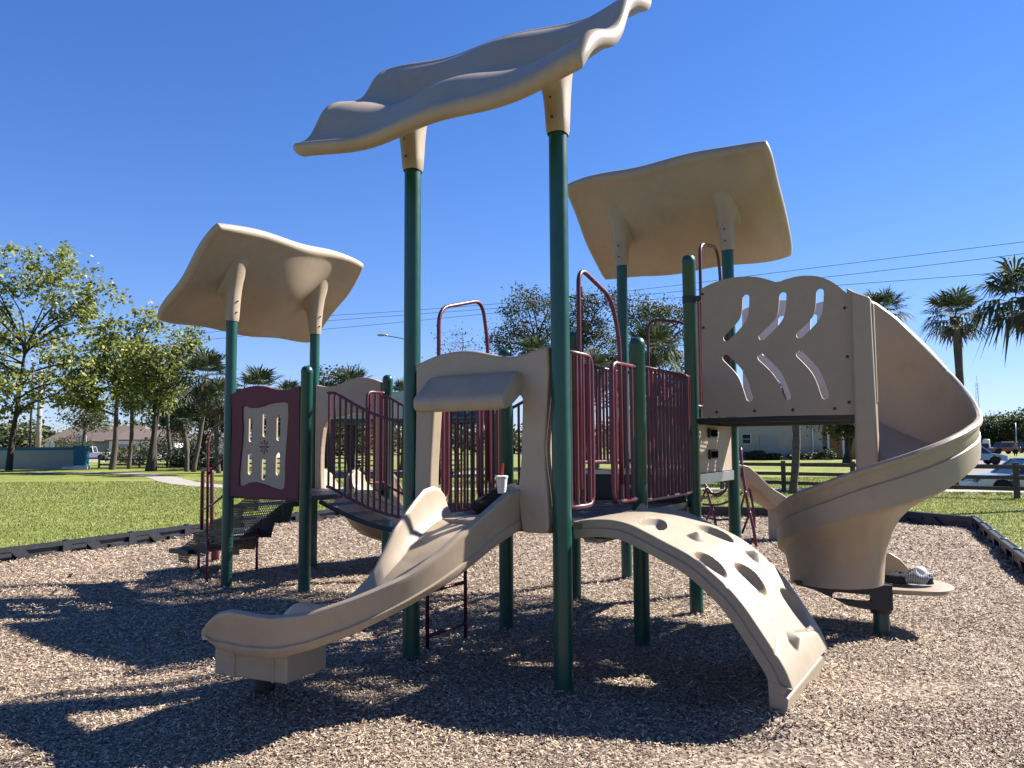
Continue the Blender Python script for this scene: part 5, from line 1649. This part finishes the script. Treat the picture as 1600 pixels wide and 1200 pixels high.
# stop sign seen from behind, basketball hoop
sg = on_ground(77, 74); ss = empty('road_sign', sg, 'octagonal road sign seen from behind above the wall', 'road sign')
mb = MB(); mb.tube([sg, sg + Zv * 2.3], .035, 8); mb.build('sign_post', M['steel'], ss)
mb = MB(); mb.lathe(sg + Zv * 1.95 + Vector((0, .05, 0)), [(.0, 0), (.47, 0), (.47, .01), (0, .01)], 8, X=(math.cos(.39), 0, math.sin(.39)), Y=(-math.sin(.39), 0, math.cos(.39)), Z=(0, 1, 0)); mb.build('sign_plate', M['white'], ss)
sg = on_ground(131, 112); ss = empty('basketball_hoop', sg, 'basketball hoop standing in front of the brown roofed house', 'basketball hoop')
mb = MB(); mb.tube([sg, sg + Zv * 2.6, sg + Zv * 2.9 + Vector((0, -.5, 0))], .06, 8); mb.build('pole', M['bolt'], ss)
mb = MB(); mb.box(sg + Vector((0, -.55, 3.0)), (1.3, .05, .9)); mb.build('backboard', M['white'], ss)
mb = MB(); mb.tube([sg + Vector((.22 * math.cos(a), -.85 + .22 * math.sin(a), 2.75)) for a in np.linspace(0, 6.28, 14)], .02, 6); mb.build('rim', M['redcar'], ss)
mb = MB(); 
for e_ in ((-.28, .25), (.28, .25), (-.28, -.13), (.28, -.13)): pass
for a_, b_ in (((-.28, .2), (.28, .2)), ((-.28, -.2), (.28, -.2)), ((-.28, -.2), (-.28, .2)), ((.28, -.2), (.28, .2))):
    mb.bar(sg + Vector((a_[0], -.585, 2.95 + a_[1])), sg + Vector((b_[0], -.585, 2.95 + b_[1])), .05, .02)
mb.build('target_square', M['bolt'], ss)

# --- pale stucco building behind the right fence
bc = on_ground(1150, 85)
x0b, x1b = on_ground(1010, 85).x, on_ground(1285, 85).x
BL = empty('building', Vector(((x0b + x1b) / 2, 85, gz_f(20, 85))), 'large pale stucco building beyond the fence, seen under the crawl tunnel', 'building')
box_part('wall', ((x0b + x1b) / 2, 91, 2.7), (x1b - x0b, 12, 5.6), M['stucco'], BL)
gable('roof', ((x0b + x1b) / 2, 91), x1b - x0b, 12, 5.45, 7.6, .6, M['roof'], BL, 4)
for px_, py_, w_, h_ in ((1166, 686, .95, 1.05), (1244, 683, .85, .85), (1120, 686, .95, 1.05)):
    p = atY(px_, py_, 84.97); window(BL, (p.x, 84.98, p.z), w_, h_)
p = atY(1201, 689, 84.95); box_part('blocked_window', (p.x, 84.97, p.z), (1.9, .08, 1.15), M['fargrey'], BL)
p = atY(1270, 690, 84.9); mb = MB(); mb.tube([Vector((p.x, 84.88, 5.3)), Vector((p.x, 84.88, .1))], .07, 8); mb.build('downspout', M['white'], BL)
x2b = on_ground(1400, 88).x
box_part('porch_wall', ((x1b + x2b) / 2 + .05, 93.5, 1.9), (x2b - x1b, 7, 3.8), M['orange'], BL)
box_part('porch_roof', ((x1b + x2b) / 2 + .1, 91.2, 3.7), (x2b - x1b, 11.5, .3), M['stucco'], BL)
for q in range(4): box_part('porch_column', (x1b + 1.1 + q * 1.6, 86.3, 1.75), (.22, .22, 3.55), M['white'], BL)
box_part('door', (x1b + 2.1, 89.96, 1.1), (1.0, .1, 2.1), M['glass'], BL)
# red chair on the porch
cpos2 = Vector((x1b + 2.6, 88.6, 0)); rc = empty('porch_chair', cpos2, 'red chair on the porch of the pale building', 'chair')
mb = MB(); mb.box(cpos2 + Zv * .45, (.6, .6, .07)); mb.build('seat', M['redcar'], rc)
mb = MB(); mb.box(cpos2 + Vector((0, .3, .85)), (.6, .06, .8)); mb.build('backrest', M['redcar'], rc)
for sx in (-1, 1):
    for sy in (-1, 1):
        mb = MB(); mb.box(cpos2 + Vector((sx * .27, sy * .27, .2)), (.06, .06, .5)); mb.build('leg', M['redcar'], rc)
# far grey building and mast
fb_ = on_ground(1562, 190); FB = empty('building', fb_, 'far grey building with a row of dark windows below the oaks', 'building')
box_part('wall', (fb_.x, 194, 2.2), (11, 8, 4.4), M['fargrey'], FB); box_part('roof', (fb_.x, 194, 4.6), (11.6, 8.6, .4), M['stucco'], FB)
for q in range(4): box_part('window', (fb_.x - 3.9 + q * 2.5, 189.97, 2.3), (1.7, .08, .9), M['glass'], FB)
wt = on_ground(1541, 150); mb = MB(); mb.lathe(wt, [(.6, 0), (.6, 2.2), (.5, 2.32), (0, 2.35)], 16); o = mb.build('storage_tank', M['white'], None, auto=True); tag(o, 'white cylindrical tank beside the far grey building', 'tank')
mt = on_ground(1531, 420); MT = empty('radio_mast', mt, 'tall thin lattice radio mast on the right horizon', 'mast')
mb = MB(); Hm = 33
for q in range(3):
    a = q * 2.094 + .4; d = Vector((math.cos(a), math.sin(a), 0))
    mb.tube([mt + d * 1.7, mt + d * .5 + Zv * Hm], .09, 5)
for k in range(16):
    z0, z1 = Hm * k / 16, Hm * (k + 1) / 16
    for q in range(3):
        a, a2 = q * 2.094 + .4, (q + 1) * 2.094 + .4
        r0, r1_ = 1.7 - 1.2 * z0 / Hm, 1.7 - 1.2 * z1 / Hm
        mb.tube([mt + Vector((math.cos(a) * r0, math.sin(a) * r0, z0)), mt + Vector((math.cos(a2) * r1_, math.sin(a2) * r1_, z1))], .06, 4)
mb.build('lattice', M['steel'], MT)
mb = MB(); mb.tube([mt + Zv * Hm, mt + Zv * (Hm + 4)], .08, 5); mb.build('antenna', M['steel'], MT)

# --- picnic pavilion
pv = on_ground(650, 46); PV = empty('picnic_pavilion', pv, 'open picnic pavilion with a dark green hip roof behind the front deck', 'pavilion')
gable('roof', (pv.x, pv.y + 2), 10.0, 7, 2.95, 4.7, .5, M['roofgreen'], PV, 3.6)
for sx in (-1, 0, 1):
    for yy in (-1.2, 5.2):
        box_part('column', (pv.x + sx * 4.6, pv.y + yy, 1.45), (.2, .2, 3.0), M['wood'], PV)
box_part('slab', (pv.x, pv.y + 2, -.01), (10.6, 7.6, .1), M['concrete'], PV)
for k, (dx, lab) in enumerate(((-2.9, 'picnic table at the left end under the pavilion'), (1.7, 'picnic table at the right end under the pavilion'))):
    c = Vector((pv.x + dx, pv.y + 1.6, .04)); T_ = empty('picnic_table', c, lab, 'picnic table', 'picnic tables under the pavilion')
    box_part('tabletop', c + Zv * .73, (1.8, .75, .05), M['wood'], T_)
    for sy in (-.68, .68): box_part('bench', c + Vector((0, sy, .44)), (1.8, .25, .05), M['wood'], T_)
    for sx in (-.65, .65):
        mb = MB(); mb.bar(c + Vector((sx, -.75, 0)), c + Vector((sx, .28, .72)), .06, .08); mb.bar(c + Vector((sx, .75, 0)), c + Vector((sx, -.28, .72)), .06, .08); mb.build('leg', M['wood'], T_)

# --- poles, wires, street lamp
def pole(name, label, p, h, r0, m, cat='utility pole'):
    root = empty(name, p, label, cat); mb = MB(); mb.tube([p - Zv * .5, p + Zv * h], [r0, r0 * .65], 12); mb.build('pole', M[m], root, smooth=True); return root
up = on_ground(912, 62); UP = pole('utility_pole', 'wooden utility pole with a crossarm of white insulators behind the right hoop', up, atY(912, 447, 62).z, .13, 'bark')
ca, cb_ = atY(887, 463, 61.6), atY(936, 476, 62.4)
mb = MB(); mb.bar(ca, cb_, .1, .12); mb.build('crossarm', M['wood'], UP)
for t in (.0, .22, .45, .72, 1.0):
    p = ca.lerp(cb_, t); mb = MB(); mb.lathe(p + Zv * .06, [(.03, 0), (.09, .05), (.04, .1), (.1, .16), (.05, .22), (0, .25)], 10); mb.build('insulator', M['white'], UP)
mb = MB(); mb.lathe(up + Vector((.3, -.1, atY(912, 520, 62).z)), [(.22, 0), (.22, .8), (.1, .9), (0, .9)], 14); mb.build('transformer', M['fargrey'], UP, auto=True)
pole('utility_pole', 'thick pale concrete pole behind the wall at left', on_ground(60, 96), 11.0, .34, 'concrete')
pole('utility_pole', 'thin brown pole left of the pale concrete pole', on_ground(47, 100), 12.5, .16, 'bark')
pole('light_pole', 'thin light pole by the far parked vehicles', on_ground(1588, 120), 4.6, .09, 'steel', 'light pole')
sl0 = on_ground(646, 52); hd_ = atY(600, 524, 52); el_ = atY(646, 533, 52)
SLP = empty('street_lamp', sl0, 'grey street lamp whose arm and head reach left of the tall left post', 'street lamp')
mb = MB(); mb.tube([sl0, Vector((sl0.x, sl0.y, el_.z + .1))], [.11, .07], 12); mb.build('lamp_post', M['steel'], SLP, smooth=True)
mb = MB(); mb.tube([el_, el_.lerp(hd_, .5) + Zv * .03, hd_], .035, 8); mb.build('lamp_arm', M['steel'], SLP, smooth=True)
mb = MB(); mb.loft([[hd_ + Vector((x_, .15 * w_ * math.cos(a), .02 + .08 * w_ * math.sin(a))) for a in np.linspace(0, 6.283, 12, endpoint=False)] for x_, w_ in ((.25, .4), (.1, .8), (-.15, 1.1), (-.35, .9), (-.45, .3))]); mb.build('lamp_head', M['silver'], SLP, smooth=True)
WR = [[(60, 538), (320, 511), (505, 494), (600, 488), (800, 473), (905, 463)], [(60, 548), (320, 520), (504, 502), (800, 480), (910, 470)], [(60, 560), (320, 531), (501, 515), (600, 506), (825, 484), (925, 474)]]
WR2 = [[(905, 463), (1065, 445), (1165, 432), (1420, 400), (1640, 373)], [(910, 470), (1065, 455), (1290, 433), (1530, 405), (1640, 391)], [(925, 474), (1075, 464), (1320, 445), (1515, 430), (1640, 418)]]
for k in range(3):
    a = [atY(x_, y_, 80 - (x_ - 60) / 850 * 18) for x_, y_ in WR[k]]; b = [atY(x_, y_, 62 - (x_ - 905) / 735 * 18) for x_, y_ in WR2[k]]
    mb = MB(); mb.tube(spline([tuple(p) for p in a], 4) + spline([tuple(p) for p in b], 4)[1:], .017, 5)
    o = mb.build('power_line', M['wire'], None, smooth=True)
    tag(o, ['topmost of the three long power lines across the sky', 'middle of the three long power lines across the sky', 'lowest of the three long power lines across the sky'][k], 'power line', 'power lines')

# --- vehicles
def car(name, label, cat, c, ang, paint, L_=4.5, W_=1.8, H_=1.45, suv=False, pickup=False, wheel_r=.33):
    root = empty(name, c, label, cat)
    X = Vector((math.cos(ang), math.sin(ang), 0)); Y = Vector((-math.sin(ang), math.cos(ang), 0))
    def P(x_, y_, z_): return c + X * x_ + Y * y_ + Zv * z_
    hl = L_ / 2; belt = H_ * .6; bb_ = .24
    wb = L_ * .30
    def arch(cx_):
        return [(cx_ + (wheel_r + .06) * math.cos(t), wheel_r + (wheel_r + .06) * math.sin(t)) for t in np.linspace(math.pi, 0, 9)]
    low = [(-hl + .06, bb_)] + [p for p in arch(-wb) if p[1] > bb_] + [p for p in arch(wb) if p[1] > bb_] + [(hl - .05, bb_)]
    up_ = [(hl, .42), (hl - .03, .62), (hl - .12, belt * .83), (hl - L_ * .24, belt), (-hl + .35, belt + .02), (-hl + .05, belt - .06), (-hl, .5)]
    if pickup: up_ = [(hl, .45), (hl - .03, .7), (hl - .1, belt * .88), (hl - L_ * .22, belt), (-hl + .05, belt), (-hl, .55)]
    side_ = low + up_
    mb = MB()
    rings = []
    for y_, s_ in ((-W_ / 2 + .0, .97), (-W_ / 2 + .0, 1.0), (W_ / 2, 1.0), (W_ / 2, .97)):
        rings.append([P(a * s_, y_ * (1 if s_ == 1 else .985), b if b < belt * .9 else b - (.02 if s_ < 1 else 0)) for a, b in side_])
    bm_ = bmesh.new()
    for yy in (-1, 1): pass
    # triangulated sides
    poly = side_
    v1 = [bm_.verts.new(P(a, -W_ / 2, b)) for a, b in poly]; es = [bm_.edges.new((v1[i], v1[(i + 1) % len(v1)])) for i in range(len(v1))]
    bmesh.ops.triangle_fill(bm_, use_beauty=True, edges=es)
    ex = bmesh.ops.extrude_face_region(bm_, geom=list(bm_.faces)); bmesh.ops.translate(bm_, vec=Y * W_, verts=[g for g in ex['geom'] if isinstance(g, bmesh.types.BMVert)])
    bmesh.ops.recalc_face_normals(bm_, faces=bm_.faces)
    me = bpy.data.meshes.new('body'); bm_.to_mesh(me); bm_.free()
    bo = link('body', me, M[paint], root); b_ = bo.modifiers.new('bevel', 'BEVEL'); b_.width = .06; b_.segments = 3; b_.limit_method = 'ANGLE'; b_.angle_limit = R(30)
    if pickup: gp = [(hl - L_ * .26, belt), (hl - L_ * .38, H_), (-.35, H_), (-.55, belt)]
    elif suv: gp = [(hl - L_ * .25, belt), (hl - L_ * .36, H_ - .03), (-hl + .35, H_ - .02), (-hl + .12, belt)]
    else: gp = [(hl - L_ * .26, belt), (hl - L_ * .42, H_ - .02), (-hl * .45, H_ - .02), (-hl + .42, belt + .02)]
    mb = MB(); wi = .84
    rings = [[P(a, sgn * W_ / 2 * (.95 if b < H_ - .1 else wi), b - .012) for a, b in gp] for sgn in (-1, 1)]
    mb.loft(rings); mb.build('windows', M['glass'], root, bevel=.04)
    mb = MB(); a0, a1 = gp[1][0] + .03, gp[2][0] - .03
    mb.loft([[P(a0, s * W_ / 2 * wi * .99, H_ - .025), P(a1, s * W_ / 2 * wi * .99, H_ - .025), P(a1 + .05, s * W_ / 2 * wi * .9, H_ + .02), P(a0 - .05, s * W_ / 2 * wi * .9, H_ + .02)] for s in (-1, 1)]); mb.build('car_roof', M[paint], root, bevel=.015)
    mb = MB()
    for s in (-1, 1):
        for q in (0, 3):
            g0, g1 = (gp[0], gp[1]) if q == 0 else (gp[3], gp[2])
            mb.bar(P(g0[0], s * W_ / 2 * .955, g0[1]), P(g1[0], s * W_ / 2 * (wi + .005), g1[1]), .06, .07)
        mx_ = (gp[1][0] + gp[2][0]) / 2
        mb.bar(P(mx_ - .1, s * W_ / 2 * .955, belt), P(mx_ - .1, s * W_ / 2 * (wi + .01), H_ - .02), .05, .07)
    mb.build('pillars', M[paint], root)
    for sx in (-1, 1):
        for sy in (-1, 1):
            cw = P(sx * wb, sy * (W_ / 2 - .1), wheel_r)
            wm = MB(); wm.lathe(cw, [(wheel_r * .62, -.1), (wheel_r * .95, -.1), (wheel_r, -.07), (wheel_r, .07), (wheel_r * .95, .1), (wheel_r * .62, .1)], 22, X=X, Y=Zv, Z=Y * sy)
            wh = wm.build('wheel', M['rubber'], root, auto=True)
            wm = MB(); wm.lathe(cw, [(0, .05), (.06, .085), (wheel_r * .3, .07), (wheel_r * .6, .09), (wheel_r * .63, .06)], 18, X=X, Y=Zv, Z=Y * sy); wm.build('rim', M['silver'], wh, auto=True)
    for sy in (-1, 1):
        mb = MB(); mb.box(P(hl - .06, sy * (W_ / 2 - .26), .62), (.12, .34, .14), X, Y, Zv); mb.build('headlight', M['glass'], root, bevel=.02)
        mb = MB(); mb.box(P(-hl + .05, sy * (W_ / 2 - .2), .72), (.1, .24, .2), X, Y, Zv); mb.build('tail_light', M['redcar'], root, bevel=.02)
    return root
c = on_ground(1610, 30.5); car('parked_car', 'silver car parked just behind the wooden fence at the right edge', 'car', c, R(172), 'silver', 4.6, 1.8, 1.42)
c = on_ground(1519, 62); car('parked_car', 'pale blue car partly hidden behind the spiral slide', 'car', c, R(-12), 'bluecar', 4.3, 1.75, 1.45)
c = on_ground(1567, 118); car('parked_car', 'dark red off-road vehicle parked across the far road', 'off-road vehicle', c, R(182), 'redcar', 4.2, 1.8, 1.75, suv=True, wheel_r=.42)
c = on_ground(1604, 126); car('parked_car', 'black vehicle behind the standing person at the right edge', 'car', c, R(180), 'blackcar', 4.6, 1.8, 1.7, suv=True, wheel_r=.38)
c = on_ground(1535, 122); car('parked_car', 'black pickup in front of the dark red off-road vehicle', 'pickup', c, R(180), 'blackcar', 4.6, 1.8, 1.6, pickup=True, wheel_r=.38)
c = on_ground(143, 108); car('parked_car', 'white pickup truck parked right of the teal pillar', 'pickup', c, R(190), 'whitecar', 5.2, 1.95, 1.85, pickup=True, wheel_r=.42)
c = on_ground(222, 100); car('parked_car', 'white car parked in front of the white-walled house', 'car', c, R(185), 'whitecar', 4.5, 1.8, 1.5)
c = on_ground(262, 102); car('parked_car', 'white van-like car between the forked trees and the palms', 'car', c, R(178), 'whitecar', 4.5, 1.8, 1.65, suv=True)

# --- person far right
pb_ = on_ground(1586, 97)
PE = empty('person', pb_, 'person in a blue top and dark trousers standing by the far road', 'person')
def skin_fig(name, nodes, edges, m, parent, sub=2):
    me = bpy.data.meshes.new(name); me.from_pydata([tuple(pb_ + Vector(n[:3])) for n in nodes], edges, []); 
    o = link(name, me, m, parent)
    sk = o.modifiers.new('skin', 'SKIN'); 
    if not me.skin_vertices: pass
    bm_ = bmesh.new(); bm_.from_mesh(me); lay = bm_.verts.layers.skin.verify(); bm_.verts.ensure_lookup_table()
    for i, n in enumerate(nodes): bm_.verts[i][lay].radius = (n[3], n[3] * (n[4] if len(n) > 4 else 1)); bm_.verts[i][lay].use_root = (i == 0)
    bm_.to_mesh(me); bm_.free()
    s_ = o.modifiers.new('sub', 'SUBSURF'); s_.levels = sub; s_.render_levels = sub
    return o
body_n = [(0, 0, .95, .15, .8), (0, 0, 1.15, .14, .75), (0, 0, 1.38, .17, .65), (0, -.01, 1.5, .06), (0, -.02, 1.6, .095), (0, -.03, 1.70, .075),
          (.19, 0, 1.40, .055), (.24, .02, 1.15, .042), (.22, -.10, .92, .034), (.21, -.14, .84, .036),
          (-.19, 0, 1.40, .055), (-.25, .02, 1.15, .042), (-.24, -.05, .90, .034), (-.235, -.07, .82, .036),
          (.10, 0, .85, .09), (.11, -.02, .48, .058), (.12, .02, .09, .04), (.12, -.14, .04, .04),
          (-.10, 0, .85, .09), (-.12, .0, .48, .058), (-.13, .03, .09, .04), (-.13, -.13, .04, .04)]
body_e = [(0, 1), (1, 2), (2, 3), (3, 4), (4, 5), (2, 6), (6, 7), (7, 8), (8, 9), (2, 10), (10, 11), (11, 12), (12, 13), (0, 14), (14, 15), (15, 16), (16, 17), (0, 18), (18, 19), (19, 20), (20, 21)]
skin_fig('body', body_n, body_e, M['skin'], PE)
skin_fig('shirt', [(0, 0, 1.0, .165, .82), (0, 0, 1.15, .155, .78), (0, 0, 1.38, .185, .68), (.19, 0, 1.40, .07), (.235, .02, 1.2, .06), (-.19, 0, 1.40, .07), (-.24, .02, 1.2, .06)], [(0, 1), (1, 2), (2, 3), (3, 4), (2, 5), (5, 6)], M['bluecloth'], PE)
skin_fig('trousers', [(0, 0, .93, .16, .82), (.10, 0, .84, .105), (.11, -.02, .48, .075), (.12, .02, .12, .06), (-.10, 0, .84, .105), (-.12, 0, .48, .075), (-.13, .03, .12, .06)], [(0, 1), (1, 2), (2, 3), (0, 4), (4, 5), (5, 6)], M['darkcloth'], PE)
mb = MB(); mb.lathe(pb_ + Vector((0, -.01, 1.63)), [(.10, 0), (.108, .05), (.09, .12), (.05, .155), (0, .165)], 14); mb.build('hair', M['bark'], PE, smooth=True)
